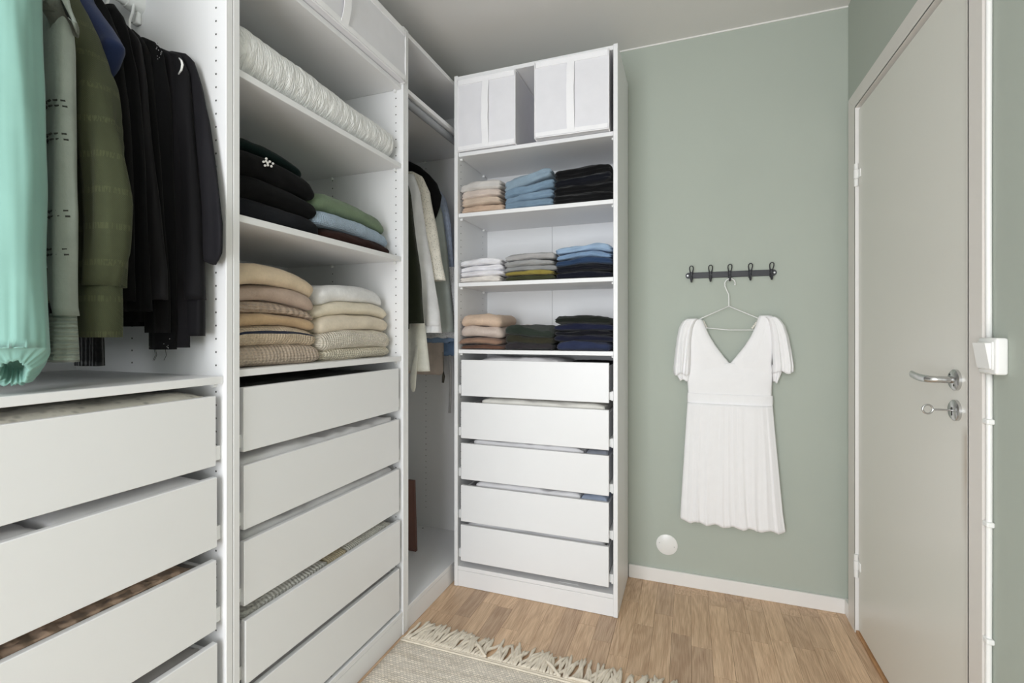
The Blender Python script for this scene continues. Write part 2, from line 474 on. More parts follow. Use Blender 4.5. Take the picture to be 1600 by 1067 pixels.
LX = XR - 0.004                             # front face of the door leaf
leaf_y0, leaf_y1 = DY0 + 0.007, DY1 - 0.010
door = mk('door_1', *(lambda m: (m.v, m.f))(MB().box(LX, LX + 0.04, leaf_y0, leaf_y1, 0.016, DZ1 - 0.012, 0.0015)), M_DOOR, None, origin=(LX, leaf_y0, 0.0), smooth=False)
tag(door, kind='structure')
for z in (1.790, 0.266):
    h = MB()
    h.cyl((LX - 0.008, DY1 - 0.008, z - 0.045), (0, 0, 1), 0.0075, 0.028, 14)
    h.cyl((LX - 0.008, DY1 - 0.008, z - 0.016), (0, 0, 1), 0.0085, 0.036, 14)
    h.cyl((LX - 0.008, DY1 - 0.008, z + 0.021), (0, 0, 1), 0.0075, 0.022, 14)
    h.box(LX - 0.003, LX + 0.002, DY1 - 0.034, DY1 - 0.008, z - 0.014, z + 0.018, 0.001)
    sharp(h.build('hinge', M_PLASTIC, door))
hy, hz = 1.494, 1.058
h = MB(); h.cyl((LX, hy, hz), (-1, 0, 0), 0.026, 0.006, 32); h.cyl((LX - 0.006, hy, hz), (-1, 0, 0), 0.026, 0.004, 32, 0.021)
handle = sharp(h.build('door_handle', M_CHROME, door))
for a in (0.9, 0.9 + PI):
    MB().disc((LX - 0.0103, hy + 0.016 * math.cos(a), hz + 0.016 * math.sin(a)), (-1, 0, 0), 0.003, 10).build('screw', M_HOLE, handle)
lv = MB()
lv.tube([(LX - 0.008, hy, hz), (LX - 0.040, hy, hz), (LX - 0.050, hy + 0.004, hz), (LX - 0.055, hy + 0.014, hz)], 0.0085, 16)
lv.tube([(LX - 0.054, hy + 0.010, hz), (LX - 0.056, hy + 0.045, hz), (LX - 0.055, hy + 0.07, hz + 0.001), (LX - 0.050, hy + 0.115, hz + 0.004)], [0.0095, 0.0095, 0.010, 0.010], 16, flat=(1.0, 0.55))
sharp(lv.build('lever', M_CHROME, handle), 50)
kz = 0.983
h = MB(); h.cyl((LX, hy, kz), (-1, 0, 0), 0.026, 0.006, 32); h.cyl((LX - 0.006, hy, kz), (-1, 0, 0), 0.026, 0.004, 32, 0.021)
lock = sharp(h.build('lock_plate', M_CHROME, door))
h = MB(); h.cyl((LX - 0.0101, hy, kz + 0.004), (-1, 0, 0), 0.004, 0.0006, 12); h.box(LX - 0.0107, LX - 0.0101, hy - 0.0022, hy + 0.0022, kz - 0.013, kz + 0.003)
h.build('keyhole', M_HOLE, lock)
ky = MB()
ky.tube([(LX - 0.005, hy, kz), (LX - 0.047, hy, kz)], 0.0024, 10)
ky.tube([(LX - 0.058 + 0.011 * math.cos(a), hy + 0.002 * math.cos(a), kz + 0.011 * math.sin(a)) for a in [2 * PI * k / 20 for k in range(21)]], 0.0024, 8)
k_ = sharp(ky.build('key', M_CHROME), 60)
tag(k_, 'small steel key with a round ring bow stuck in the door lock', 'key')

# light switch and its cable by the door
sw = empty('light_switch', (XR - 0.02, 1.33, 1.086))
tag(sw, 'square white surface-mounted light switch beside the door casing', 'light switch')
sharp(MB().box(XR - 0.022, XR, 1.2945, 1.3615, 1.086, 1.164, 0.005).build('housing', M_PLASTIC, sw))
sharp(MB().box(XR - 0.0245, XR - 0.021, 1.302, 1.357, 1.096, 1.156, 0.001).build('frame', M_PLASTIC, sw))
vs = [(XR - 0.035, 1.306, 1.153), (XR - 0.035, 1.354, 1.153), (XR - 0.0265, 1.354, 1.099), (XR - 0.0265, 1.306, 1.099),
      (XR - 0.022, 1.306, 1.153), (XR - 0.022, 1.354, 1.153), (XR - 0.022, 1.354, 1.099), (XR - 0.022, 1.306, 1.099)]
mk('rocker', vs, [(0, 1, 2, 3), (7, 6, 5, 4), (0, 4, 5, 1), (1, 5, 6, 2), (2, 6, 7, 3), (3, 7, 4, 0)], M_PLASTIC, sw, smooth=False)
for zz0, zz1, lab in ((1.164, ZC, 'white electric cable rising from the light switch to the ceiling'), (0.0, 1.086, 'white electric cable running down from the light switch along the door casing')):
    cb = MB(); n = 24
    cb.tube([(XR - 0.0065, 1.3525 + 0.0012 * math.sin(5.0 * k / n * (zz1 - zz0)), zz0 + (zz1 - zz0) * k / n) for k in range(n + 1)], 0.0056, 12)
    cable = cb.build('cable', M_PLASTIC, None, None, True)
    tag(cable, lab, 'cable', 'cables beside the door')
    if zz0 == 0.0:
        for z in (0.98, 0.755, 0.50):
            MB().box(XR - 0.0145, XR, 1.342, 1.3615, z - 0.006, z + 0.006, 0.003).build('clip', M_PLASTIC, cable)

# round cover plate low on the back wall
cp = MB(); cp.cyl((-0.098, YB, 0.178), (0, -1, 0), 0.048, 0.003, 40); cp.cyl((-0.098, YB - 0.003, 0.178), (0, -1, 0), 0.048, 0.002, 40, 0.045)
cover = sharp(cp.build('cover_plate', M_PLASTIC))
tag(cover, 'round white cover plate low on the green wall', 'cover plate')
for s in (-1, 1): MB().disc((-0.098 + s * 0.033, YB - 0.0052, 0.178 - s * 0.006), (0, -1, 0), 0.0025, 8).build('screw', M_RUNNER, cover)

# ------------------------------------------------------------------ wardrobe frames
PT = 0.018
class Unit:
    """wardrobe frame; s runs along its width, d from its front towards its back"""
    def __init__(s, row, a0, W, D, H, label):
        s.row, s.a0, s.W, s.D, s.H = row, a0, W, D, H
        if row == 'left': loc = (FX - D / 2, a0 + W / 2, 0)
        else: loc = (a0 + W / 2, RY + D / 2, 0)
        s.root = empty('wardrobe', loc)
        tag(s.root, label, 'wardrobe', 'open white wardrobe frames')
    def pt(s, a, d, z):
        return (FX - d, s.a0 + a, z) if s.row == 'left' else (s.a0 + a, RY + d, z)
    def b(s, name, a0, a1, d0, d1, z0, z1, mat=M_WHITE, parent=None, bev=0.0012):
        p, q = s.pt(a0, d0, z0), s.pt(a1, d1, z1)
        return box(name, (min(p[0], q[0]), max(p[0], q[0]), min(p[1], q[1]), max(p[1], q[1]), z0, z1), mat, parent or s.root, bev)
    def frame(s):
        W, D, H = s.W, s.D, s.H
        for a in (0, W - PT):
            s.b('side_panel', a, a + PT, 0, D, 0.001, H)
        s.b('top_panel', PT, W - PT, 0.002, D - 0.006, H - 0.022, H - 0.004)
        s.b('bottom_panel', PT, W - PT, 0.002, D - 0.006, 0.076, 0.094)
        s.b('plinth', PT, W - PT, 0.003, 0.019, 0.001, 0.0745)
        for k in (0, 1):
            h0 = PT + k * (W / 2 - PT) + (0.0008 if k else 0); h1 = W / 2 - 0.0008 if k == 0 else W - PT
            s.b('back_panel', h0, h1, D - 0.006, D - 0.001, 0.094, H - 0.022, bev=0.0006)
        s.b('back_batten', W / 2 - 0.02, W / 2 + 0.02, D - 0.001, D + 0.004, 0.094, H - 0.022, bev=0)
        hd = (0.033, 0.338) if D > 0.5 else (0.033, 0.290)
        for side in (0, 1):
            m = MB()
            for d in hd:
                z = 0.20
                while z < H - 0.09:
                    a = PT + 0.0004 if side == 0 else W - PT - 0.0004
                    p = s.pt(a, d, z)
                    ax = ((0, 1, 0) if s.row == 'left' else (1, 0, 0))
                    m.disc(p, ax, 0.0026, 7); z += 0.032
            o = m.build('hole_rows', M_HOLE, s.root); o['kind'] = 'stuff'
        s.hd = hd
    def shelf(s, ztop, th=0.018, inset=0.008):
        sh = s.b('shelf', PT + 0.001, s.W - PT - 0.001, inset, s.D - 0.008, ztop - th, ztop)
        for a, sg in ((PT, 1), (s.W - PT, -1)):
            for d in s.hd:
                p = s.pt(a + sg * 0.005, d, ztop - th - 0.005)
                m = MB().cyl(s.pt(a, d, ztop - th - 0.005), Vector(s.pt(1, 0, 0)) * sg - Vector(s.pt(0, 0, 0)) * sg, 0.0055, 0.011, 10)
                m.build('shelf_pin', M_PIN, sh, smooth=False)
        return sh
    def drawer(s, ztop, h=0.164, out=0.006, gap=0.018, boxh=0.135):
        """front, sides, back, bottom and runners; out > 0 sets it back from the frame"""
        W, D = s.W, s.D
        a0, a1 = PT + gap, W - PT - gap
        z0 = ztop - h
        f = s.b('drawer', a0, a1, out, out + 0.016, z0, ztop, M_DRAWER, bev=0.0015)
        zb = z0 + 0.014; zt = min(ztop - 0.004, zb + boxh)
        dd = D - 0.035
        s.b('drawer_side', a0 + 0.004, a0 + 0.016, out + 0.016, dd, zb, zt, M_WHITE, f)
        s.b('drawer_side', a1 - 0.016, a1 - 0.004, out + 0.016, dd, zb, zt, M_WHITE, f)
        s.b('drawer_back', a0 + 0.016, a1 - 0.016, dd - 0.012, dd, zb, zt, M_WHITE, f)
        s.b('drawer_bottom', a0 + 0.016, a1 - 0.016, out + 0.016, dd - 0.012, zb, zb + 0.004, M_WHITE, f)
        for a in ((PT, a0 + 0.003), (a1 - 0.003, W - PT)):
            s.b('runner', a[0] + 0.0005, a[1], 0.018, dd, zb - 0.004, zb + 0.030, M_PIN, f, 0.0008)
        for a in ((PT + 0.002, W - PT - 0.010) if s.row == 'back' else ()):
            s.b('runner_stop', a, a + 0.008, 0.010, 0.022, zb - 0.006, zb + 0.034, M_PIN, f, 0.002)
        return f

HW = 2.364
U1 = Unit('left', 0.863 - 1.0, 1.0, 0.58, HW, 'white wardrobe frame with hanging shirts and drawers, nearest the camera on the left')
U2 = Unit('left', 0.8645, 0.759, 0.58, HW, 'white wardrobe frame with stacked sweaters above five drawers on the left')
U3 = Unit('left', 1.6245, 0.748, 0.58, HW, 'white wardrobe frame in the corner with hanging clothes and no drawers')
U4 = Unit('back', -1.024, 0.749, 0.355, HW, 'shallow white wardrobe frame with folded clothes and drawers at the green wall')
for U in (U1, U2, U3, U4): U.frame()
U1.shelf(1.071); U1.shelf(2.142)
for z in (2.137, 1.830, 1.469, 1.083): U2.shelf(z)
U3.shelf(2.144)
for z in (2.008, 1.727, 1.405, 1.096): U4.shelf(z)
DT_ = ([1.025, 0.834, 0.638, 0.443, 0.250], [1.037, 0.841, 0.650, 0.453, 0.268], [1.049, 0.854, 0.665, 0.4715, 0.290])   # tops of the drawer fronts
U1_DR = [U1.drawer(z, 0.165, out=o_) for z, o_ in zip(DT_[0], (0.010, 0.006, 0.008, 0.005, 0.008))]
U2_DR = [U2.drawer(z, 0.162, out=o_) for z, o_ in zip(DT_[1], (0.008, 0.007, 0.006, 0.002, 0.005))]
U4_DR = [U4.drawer(z, 0.166, out=o_) for z, o_ in zip(DT_[2], (-0.001, -0.003, -0.003, -0.004, -0.006))]
# clothes rails with their end brackets
for U, za, d in ((U1, 2.028, 0.31), (U3, 1.98, 0.29)):
    p, q = U.pt(PT, d, za), U.pt(U.W - PT, d, za)
    m = MB().tube([p, q], 0.015, 16, flat=(1.2, 0.85)); rail = sharp(m.build('clothes_rail', M_RAILW, U.root), 60)
    for a, sg in ((PT, 1), (U.W - PT, -1)):
        m = MB(); m.tube([U.pt(a, d, za), U.pt(a + sg * 0.035, d, za)], [0.026, 0.0205], 20)
        m.box(*(lambda p, q: (min(p[0], q[0]), max(p[0], q[0]), min(p[1], q[1]), max(p[1], q[1]), za - 0.052, za - 0.005))(U.pt(a, d - 0.011, 0), U.pt(a + sg * 0.012, d + 0.011, 0)), 0.004)
        sharp(m.build('rail_bracket', M_RAILW, rail))
# grey rail under the front edge of the upper shelf in the corner frame
m = MB().tube([U3.pt(PT, 0.032, 2.104), U3.pt(U3.W - PT, 0.032, 2.104)], 0.0155, 18)
sharp(m.build('front_rail', M_RAILG, U3.root), 60)

# ------------------------------------------------------------------ folded clothes
def lattice(nx, ny, nz):
    """surface lattice of a box in [-1,1]^3 with shared vertices"""
    idx = {}; V = []; F = []
    def g(i, j, k):
        key = (i, j, k)
        if key not in idx:
            idx[key] = len(V); V.append((2 * i / nx - 1, 2 * j / ny - 1, 2 * k / nz - 1))
        return idx[key]
    for i in range(nx):
        for j in range(ny):
            F.append((g(i, j, 0), g(i, j + 1, 0), g(i + 1, j + 1, 0), g(i + 1, j, 0)))
            F.append((g(i, j, nz), g(i + 1, j, nz), g(i + 1, j + 1, nz), g(i, j + 1, nz)))
    for i in range(nx):
        for k in range(nz):
            F.append((g(i, 0, k), g(i + 1, 0, k), g(i + 1, 0, k + 1), g(i, 0, k + 1)))
            F.append((g(i, ny, k), g(i, ny, k + 1), g(i + 1, ny, k + 1), g(i + 1, ny, k)))
    for j in range(ny):
        for k in range(nz):
            F.append((g(0, j, k), g(0, j, k + 1), g(0, j + 1, k + 1), g(0, j + 1, k)))
            F.append((g(nx, j, k), g(nx, j + 1, k), g(nx, j + 1, k + 1), g(nx, j, k + 1)))
    return V, F
LAT = lattice(36, 16, 8)
def spread(t, e=1.7): return math.copysign(1 - (1 - abs(t)) ** e, t)

def folded(name, label, cat, group, U, a0, a1, d0, d1, z0, h, mat, seed, bend, rough=1.0, crease=0.0, ncr=1, rz=0.0, plan=0.035, wrinkle=1.0, sag=0.0, stripe=None):
    """a folded garment lying on a shelf; bend(s, d) is the shape of the pile under it"""
    V, F = LAT
    w2, d2, h2 = (a1 - a0) / 2, (d1 - d0) / 2, h / 2
    am, dm = (a0 + a1) / 2, (d0 + d1) / 2
    R = min(plan, w2 * 0.6, d2 * 0.6); r = h2 * 0.97
    out = []
    for (px, py, pz) in V:
        P = [spread(px) * w2, spread(py) * d2, spread(pz, 1.25) * h2]
        inn = (w2 - R, d2 - R, h2 - r); rr = (R, R, r)
        de = []; base = []
        for q, i_, r_ in zip(P, inn, rr):
            c = max(-i_, min(i_, q)); base.append(c); de.append((q - c) / r_)
        ln = math.sqrt(sum(x * x for x in de))
        if ln > 1: de = [x / ln for x in de]
        x, y, z = (base[i] + de[i] * rr[i] for i in range(3))
        tz = z / h2
        # uneven outline, per garment
        x += 0.006 * rough * fnoise(x * 5, y * 9 + seed, tz * 0.7 + seed * 1.7)
        y += (0.009 * fnoise(x * 7, seed * 3.1, tz * 0.8) + 0.003 * fnoise(x * 24, seed, tz * 2)) * rough
        # creases between the layers, seen from the front and the ends
        if crease:
            for c in range(ncr):
                zc = (-1 + 2 * (c + 1) / (ncr + 1)) + 0.25 * fnoise(x * 6, seed + c, 3.3)
                g = math.exp(-((tz - zc) / 0.16) ** 2) * crease
                edge_d = max(0, 1 - (d2 - abs(y)) / 0.02); edge_x = max(0, 1 - (w2 - abs(x)) / 0.02)
                if edge_d > 0: y -= math.copysign(g * edge_d, y)
                if edge_x > 0: x -= math.copysign(g * edge_x, x)
        th = 1 + 0.16 * rough * fnoise(x * 6 + seed, y * 6, seed)
        z = h2 + z * th
        wr = 0.0034 * wrinkle * fnoise(x * 16 + seed, y * 30, tz * 2.0) + 0.005 * wrinkle * fnoise(x * 7 + seed * 2, y * 9, seed) + 0.0016 * wrinkle * fnoise(x * 45, y * 45 + seed, tz * 3)
        z += wr * (0.35 + 0.65 * max(0, tz))
        y -= (0.0030 * wrinkle * fnoise(x * 30 + seed, 1.3, tz * 1.6 + x * 6)) * (1 if y < 0 else 0)
        z -= 0.35 * h * abs(x / w2) ** 5 * rough * (0.6 + 0.4 * fnoise(seed, x * 3, 0)) * (0.5 + 0.5 * tz)
        # the front end rolls down a little
        z -= sag * max(0.0, (-y / d2)) ** 3 * h
        out.append((x, y, z + z0))
    c, s_ = math.cos(rz), math.sin(rz)
    vs = []
    for (x, y, z) in out:
        xx, yy = x * c - y * s_, x * s_ + y * c
        vs.append(U.pt(am + xx, dm + yy, z + bend(am + xx, dm + yy)))
    if U.row == 'left': F2 = [tuple(reversed(f)) for f in F]
    else: F2 = F
    mats = midx = None
    if stripe:
        mats = [mat, stripe]
        midx = [1 if 0.2 < sum(V[i][2] for i in f) / 4 < 0.55 and abs(V[f[0]][2]) < 1 and abs(V[f[2]][2]) < 1 else 0 for f in F]
    o = mk(name, vs, F2, mat, mats=mats, midx=midx)
    tag(o, label, cat, group)
    return o

def bender(seed, amp, a0, a1, droop=0.0, tilt=0.0, arch=0.0):
    am, w2 = (a0 + a1) / 2, (a1 - a0) / 2
    def f(s, d):
        q = max(-1.2, min(1.2, (s - am) / w2))
        return amp * fnoise(s * 6 + seed, d * 5, seed * 0.37) + tilt * q - droop * abs(q) ** 2.5 + arch * (1 - q * q)
    return f

def stack(U, ztop, a0, a1, d0, d1, items, group, amp=0.004, droop=0.0, tilt=0.0, arch=0.0, seed=1, rough=1.0, crease=0.0, ncr=1, wrinkle=1.0, sag=0.0, plan=0.035, jit=0.006):
    """items bottom to top: (name, label, category, height, material[, da0, da1, dd0])"""
    z = ztop + 0.001; n = len(items); rr = random.Random(seed)
    for i, it in enumerate(items):
        nm, lab, cat, h, mat = it[:5]
        e0, e1, e2 = it[5:8] if len(it) > 5 else (0, 0, 0)
        k = (i + 0.6) / n
        b = bender(seed, amp * k, a0, a1, droop * k, tilt * k, arch * k)
        j = lambda q: rr.uniform(-q, q)
        if i == 0: bb = (lambda f: (lambda s, d: max(0.0, f(s, d) * 0.3)))(b)
        else: bb = b
        folded(nm, lab, cat, group, U, a0 + e0 + j(jit * 0.5), a1 + e1 + j(jit), d0 + e2 + max(-0.004, j(jit) + 0.004), d1 + j(0.006), z, h, mat, seed * 7.3 + i * 3.7, bb, rough, crease, ncr, j(0.03), plan, wrinkle, sag,
               F_('navy_stripe', srgb(38, 44, 62), 'fuzzy') if 'stripe' in lab else None)
        z += h * 0.93

F_ = fabric
# --- wardrobe with sweaters: beige pile, lower shelf
beige = [
 ('folded_sweater', 'taupe chunky knit sweater at the bottom of the beige pile', 'sweater', 0.062, F_('taupe_chunky', srgb(200, 182, 164), 'knit', 1.15, 0.8, axis='Y'), 0, 0.012, -0.008),
 ('folded_sweater', 'beige ribbed sweater with a navy stripe, second from the bottom of the beige pile', 'sweater', 0.056, F_('beige_rib', srgb(206, 187, 163), 'knit', 1.5, 0.6, axis='Y'), 0, 0.003, 0),
 ('folded_sweater', 'camel smooth wool sweater in the middle of the beige pile', 'sweater', 0.036, F_('camel_wool', srgb(204, 174, 138), 'fuzzy', 1.0, 0.35), 0, -0.002, 0.004),
 ('folded_sweater', 'taupe cable-knit sweater between the camel and mauve ones in the beige pile', 'sweater', 0.036, F_('taupe_cable', srgb(193, 172, 154), 'cable', 1.6, 0.7, axis='Y', dark=0.75), 0, -0.006, 0.005),
 ('folded_sweater', 'mauve beige fuzzy sweater second from the top of the beige pile', 'sweater', 0.047, F_('mauve_fuzzy', srgb(192, 170, 155), 'fuzzy', 1.0, 0.5), 0, -0.002, 0),
 ('folded_sweater', 'sand beige soft sweater on top of the beige pile', 'sweater', 0.060, F_('sand_soft', srgb(221, 200, 172), 'fuzzy', 0.8, 0.3), 0, -0.006, -0.002),
]
stack(U2, 1.083, 0.020, 0.335, 0.035, 0.36, beige, 'beige folded sweaters', amp=0.012, droop=0.030, seed=11, tilt=-0.010, wrinkle=0.9, sag=0.10)
cream = [
 ('folded_sweater', 'cream waffle-knit sweater at the bottom of the white pile', 'sweater', 0.045, F_('cream_waffle', srgb(236, 226, 205), 'knit', 1.3, 0.9, axis='Y'), 0.012, 0.0, -0.004),
 ('folded_sweater', 'ivory chunky knit sweater second from the bottom of the white pile', 'sweater', 0.062, F_('ivory_chunky', srgb(233, 224, 209), 'knit', 1.6, 0.8, axis='Y'), 0.0, 0.0, -0.006),
 ('folded_sweater', 'ecru sweater in the middle of the white pile', 'sweater', 0.056, F_('ecru_soft', srgb(233, 220, 200), 'fuzzy', 0.8, 0.25), 0, -0.006, 0),
 ('folded_sweater', 'pale cream sweater second from the top of the white pile', 'sweater', 0.048, F_('pale_cream', srgb(238, 227, 206), 'fuzzy', 0.8, 0.25), 0, -0.006, 0.004),
 ('folded_sweater', 'bright white sweater on top of the white pile', 'sweater', 0.058, F_('bright_white_cotton', srgb(244, 243, 243), 'fuzzy', 0.7, 0.2), 0.006, -0.024, 0.012),
]
stack(U2, 1.083, 0.338, 0.728, 0.040, 0.36, cream, 'white and cream folded sweaters', amp=0.012, droop=0.026, arch=0.006, seed=23, wrinkle=0.8, sag=0.10)
dark = [
 ('folded_sweater', 'charcoal flecked sweater at the bottom of the dark pile', 'sweater', 0.066, F_('charcoal_fleck', srgb(26, 27, 31), 'fuzzy', 0.7, 0.6, var=0.4, sheen=0.03), 0, 0.010, -0.004),
 ('folded_sweater', 'black sweater second from the bottom of the dark pile', 'sweater', 0.066, F_('black_knit_a', srgb(13, 13, 14), 'fuzzy', 1.0, 0.4, sheen=0.03), 0, 0, 0),
 ('folded_sweater', 'black sweater with a small pearl brooch, upper part of the dark pile', 'sweater', 0.068, F_('black_knit_b', srgb(10, 10, 11), 'fuzzy', 1.0, 0.3, sheen=0.03), 0, -0.012, 0),
 ('folded_sweater', 'dark bottle-green sweater on top of the dark pile', 'sweater', 0.050, F_('bottle_green', srgb(8, 26, 24), 'fuzzy', 1.0, 0.4, sheen=0.03), 0, -0.03, 0.030),
]
stack(U2, 1.469, 0.020, 0.340, 0.035, 0.38, dark, 'dark folded sweaters', amp=0.012, droop=0.020, seed=37, wrinkle=0.8, sag=0.12)
colr = [
 ('folded_sweater', 'dark brown sweater under the light blue one beside the dark pile', 'sweater', 0.047, F_('dark_brown_knit', srgb(52, 32, 27), 'fuzzy', 1.2, 0.6, var=0.25, sheen=0.03), 0.0, 0.0, -0.004),
 ('folded_sweater', 'light blue knit sweater between the green and the brown one', 'sweater', 0.056, F_('light_blue_knit', srgb(172, 190, 208), 'knit', 2.2, 0.6, axis='Y'), -0.028, 0.0, 0.0),
 ('folded_sweater', 'moss green knit sweater on top of the light blue one', 'sweater', 0.062, F_('moss_green_knit', srgb(116, 134, 108), 'fuzzy', 1.0, 0.5, var=0.15), -0.024, -0.012, 0.006),
]
stack(U2, 1.469, 0.350, 0.725, 0.040, 0.36, colr, 'coloured folded sweaters', amp=0.008, droop=0.012, tilt=-0.012, seed=41, wrinkle=1.4, sag=0.12)
# pearl brooch on the black sweater
br = MB()
for k in range(9):
    a = k * 2.4; rr_ = 0.0042 * math.sqrt(k)
    c = Vector(on_x(418, 254.5, -1.070)); c += Vector((0, rr_ * math.cos(a) * 1.6, rr_ * math.sin(a)))
    br.tube([c + Vector((-0.004, 0, 0)), c + Vector((-0.002, 0, 0)), c + Vector((0.001, 0, 0)), c + Vector((0.0028, 0, 0)), c + Vector((0.0034, 0, 0))], [0.0008, 0.0028, 0.0034, 0.0022, 0.0004], 8)
tag(br.build('brooch', plain('pearl', (0.85, 0.83, 0.8), 0.2), None, None, True), 'small cluster brooch of pearls on the black sweater', 'brooch')

# --- wardrobe at the back wall
def names(n): return ['bottom', 'second from the bottom', 'third from the bottom', 'fourth from the bottom', 'fifth from the bottom'][:n]
def mkitems(nm, cat, desc, cols, hs, pile, pat='weave', sc=1.0, st=0.4, top=True):
    out = []; n = len(cols)
    for i, (c, h, d_) in enumerate(zip(cols, hs, desc)):
        pos = 'at the bottom of' if i == 0 else ('on top of' if i == n - 1 else ['', 'second from the bottom of', 'third from the bottom of', 'fourth from the bottom of'][i])
        out.append((nm, '%s %s %s' % (d_, pos, pile), cat, h, fabric('cloth_%d_%d_%d_%s' % (c[0], c[1], c[2], pat), srgb(*c), pat, sc, st)))
    return out
S2, S3, S4 = 1.727, 1.405, 1.096
fr, bk = 0.010, 0.27
stack(U4, S2, 0.020, 0.232, fr, bk, mkitems('folded_trousers', 'trousers', ['tan folded trousers', 'dusty beige folded trousers', 'pinkish beige folded trousers', 'pale stone folded trousers'],
      [(203, 177, 156), (206, 187, 170), (212, 197, 187), (208, 204, 200)], [0.036, 0.036, 0.036, 0.040], 'the beige pile on the upper shelf', 'weave'),
      'beige trousers on the upper shelf', amp=0.014, tilt=0.006, seed=5, crease=0.009, ncr=1, wrinkle=1.4, plan=0.02, jit=0.010)
stack(U4, S2, 0.238, 0.470, fr, bk, mkitems('folded_jeans', 'jeans', ['light blue folded jeans'] * 4, [(124, 147, 167), (130, 153, 174), (127, 151, 172), (146, 166, 182)], [0.034, 0.036, 0.040, 0.048], 'the jeans pile', 'weave', 1.4, 0.5),
      'light blue jeans on the upper shelf', amp=0.014, tilt=0.020, seed=6, crease=0.009, ncr=1, wrinkle=1.8, plan=0.02, jit=0.010)
stack(U4, S2, 0.474, 0.728, fr, bk, mkitems('folded_trousers', 'trousers', ['black folded trousers', 'black folded trousers', 'dark navy folded trousers', 'black folded trousers'], [(15, 15, 17), (13, 13, 15), (16, 18, 26), (13, 13, 15)], [0.042, 0.040, 0.038, 0.044], 'the black pile beside the jeans', 'weave'),
      'black trousers on the upper shelf', amp=0.010, tilt=0.008, seed=8, crease=0.009, ncr=1, wrinkle=1.6, plan=0.02, jit=0.010)
stack(U4, S3, 0.020, 0.236, fr, bk, mkitems('folded_shirt', 'shirt', ['off-white folded shirt', 'white folded shirt', 'white folded shirt', 'white folded shirt'], [(228, 222, 216), (234, 232, 236), (236, 234, 238), (232, 231, 235)], [0.028, 0.027, 0.027, 0.028], 'the white shirt pile', 'weave'),
      'white shirts on the middle shelf', amp=0.014, tilt=0.005, seed=9, crease=0.009, ncr=1, wrinkle=1.8, plan=0.02, jit=0.010)
stack(U4, S3, 0.240, 0.474, fr, bk, mkitems('folded_shirt', 'shirt', ['dark olive folded shirt', 'mustard folded shirt', 'mid grey folded shirt', 'grey folded shirt', 'light grey folded shirt'], [(62, 64, 42), (146, 132, 66), (150, 150, 150), (160, 160, 160), (172, 170, 170)], [0.024, 0.018, 0.026, 0.026, 0.030], 'the grey shirt pile', 'weave'),
      'grey shirts on the middle shelf', amp=0.010, tilt=0.003, seed=10, crease=0.004, ncr=1, wrinkle=1.5, plan=0.02, jit=0.010)
stack(U4, S3, 0.478, 0.728, fr, bk, mkitems('folded_shirt', 'shirt', ['black-navy folded shirt', 'black folded shirt', 'denim blue folded shirt', 'light blue folded shirt', 'pale sky-blue folded shirt'], [(22, 24, 36), (20, 21, 30), (46, 66, 96), (134, 160, 190), (158, 182, 208)], [0.030, 0.028, 0.028, 0.028, 0.028], 'the blue shirt pile', 'weave'),
      'blue shirts on the middle shelf', amp=0.017, arch=0.012, seed=12, crease=0.009, ncr=1, wrinkle=1.8, plan=0.02, jit=0.010)
stack(U4, S4, 0.020, 0.236, fr, bk, mkitems('folded_sweatshirt', 'sweatshirt', ['dark brown folded top', 'brown folded top', 'blush folded sweatshirt', 'peach folded sweatshirt'], [(112, 80, 66), (156, 126, 108), (214, 198, 188), (222, 196, 174)], [0.022, 0.032, 0.054, 0.052], 'the peach pile on the lower shelf', 'fuzzy', 1.0, 0.25),
      'peach and brown tops on the lower shelf', amp=0.014, arch=0.008, seed=13, wrinkle=1.3, plan=0.03, jit=0.012)
stack(U4, S4, 0.240, 0.462, fr, bk, mkitems('folded_shirt', 'shirt', ['charcoal brown folded shirt', 'olive brown folded shirt', 'dark green folded shirt'], [(52, 48, 51), (54, 52, 40), (44, 52, 45)], [0.034, 0.038, 0.040], 'the green pile on the lower shelf', 'weave'),
      'dark green shirts on the lower shelf', amp=0.024, tilt=-0.006, seed=14, crease=0.004, ncr=1, wrinkle=2.0, plan=0.03, jit=0.012)
stack(U4, S4, 0.470, 0.728, fr, bk, mkitems('folded_shirt', 'shirt', ['mid navy folded shirt', 'dark navy folded shirt', 'black folded shirt', 'navy folded shirt', 'black-green folded shirt'], [(46, 54, 82), (26, 28, 46), (18, 18, 26), (30, 34, 58), (28, 32, 27)], [0.040, 0.026, 0.024, 0.030, 0.034], 'the navy pile on the lower shelf', 'weave'),
      'navy shirts on the lower shelf', amp=0.017, tilt=0.006, seed=15, crease=0.005, ncr=1, wrinkle=1.8, plan=0.03, jit=0.012)
folded('folded_sweatshirt', 'dusty beige folded top behind the peach and green piles', 'sweatshirt', None, U4, 0.215, 0.345, 0.12, 0.30, 1.150, 0.06, fabric('dusty_beige', srgb(196, 174, 160), 'fuzzy', 1, 0.3), 91.0, lambda s, d: 0, 1.5, wrinkle=2)
folded('folded_sweatshirt', 'brown folded top lying under the dusty beige one behind the peach pile', 'sweatshirt', None, U4, 0.225, 0.350, 0.14, 0.30, 1.097, 0.055, fabric('dusty_brown', srgb(150, 126, 112), 'fuzzy', 1, 0.3), 92.0, lambda s, d: 0, 1.0)

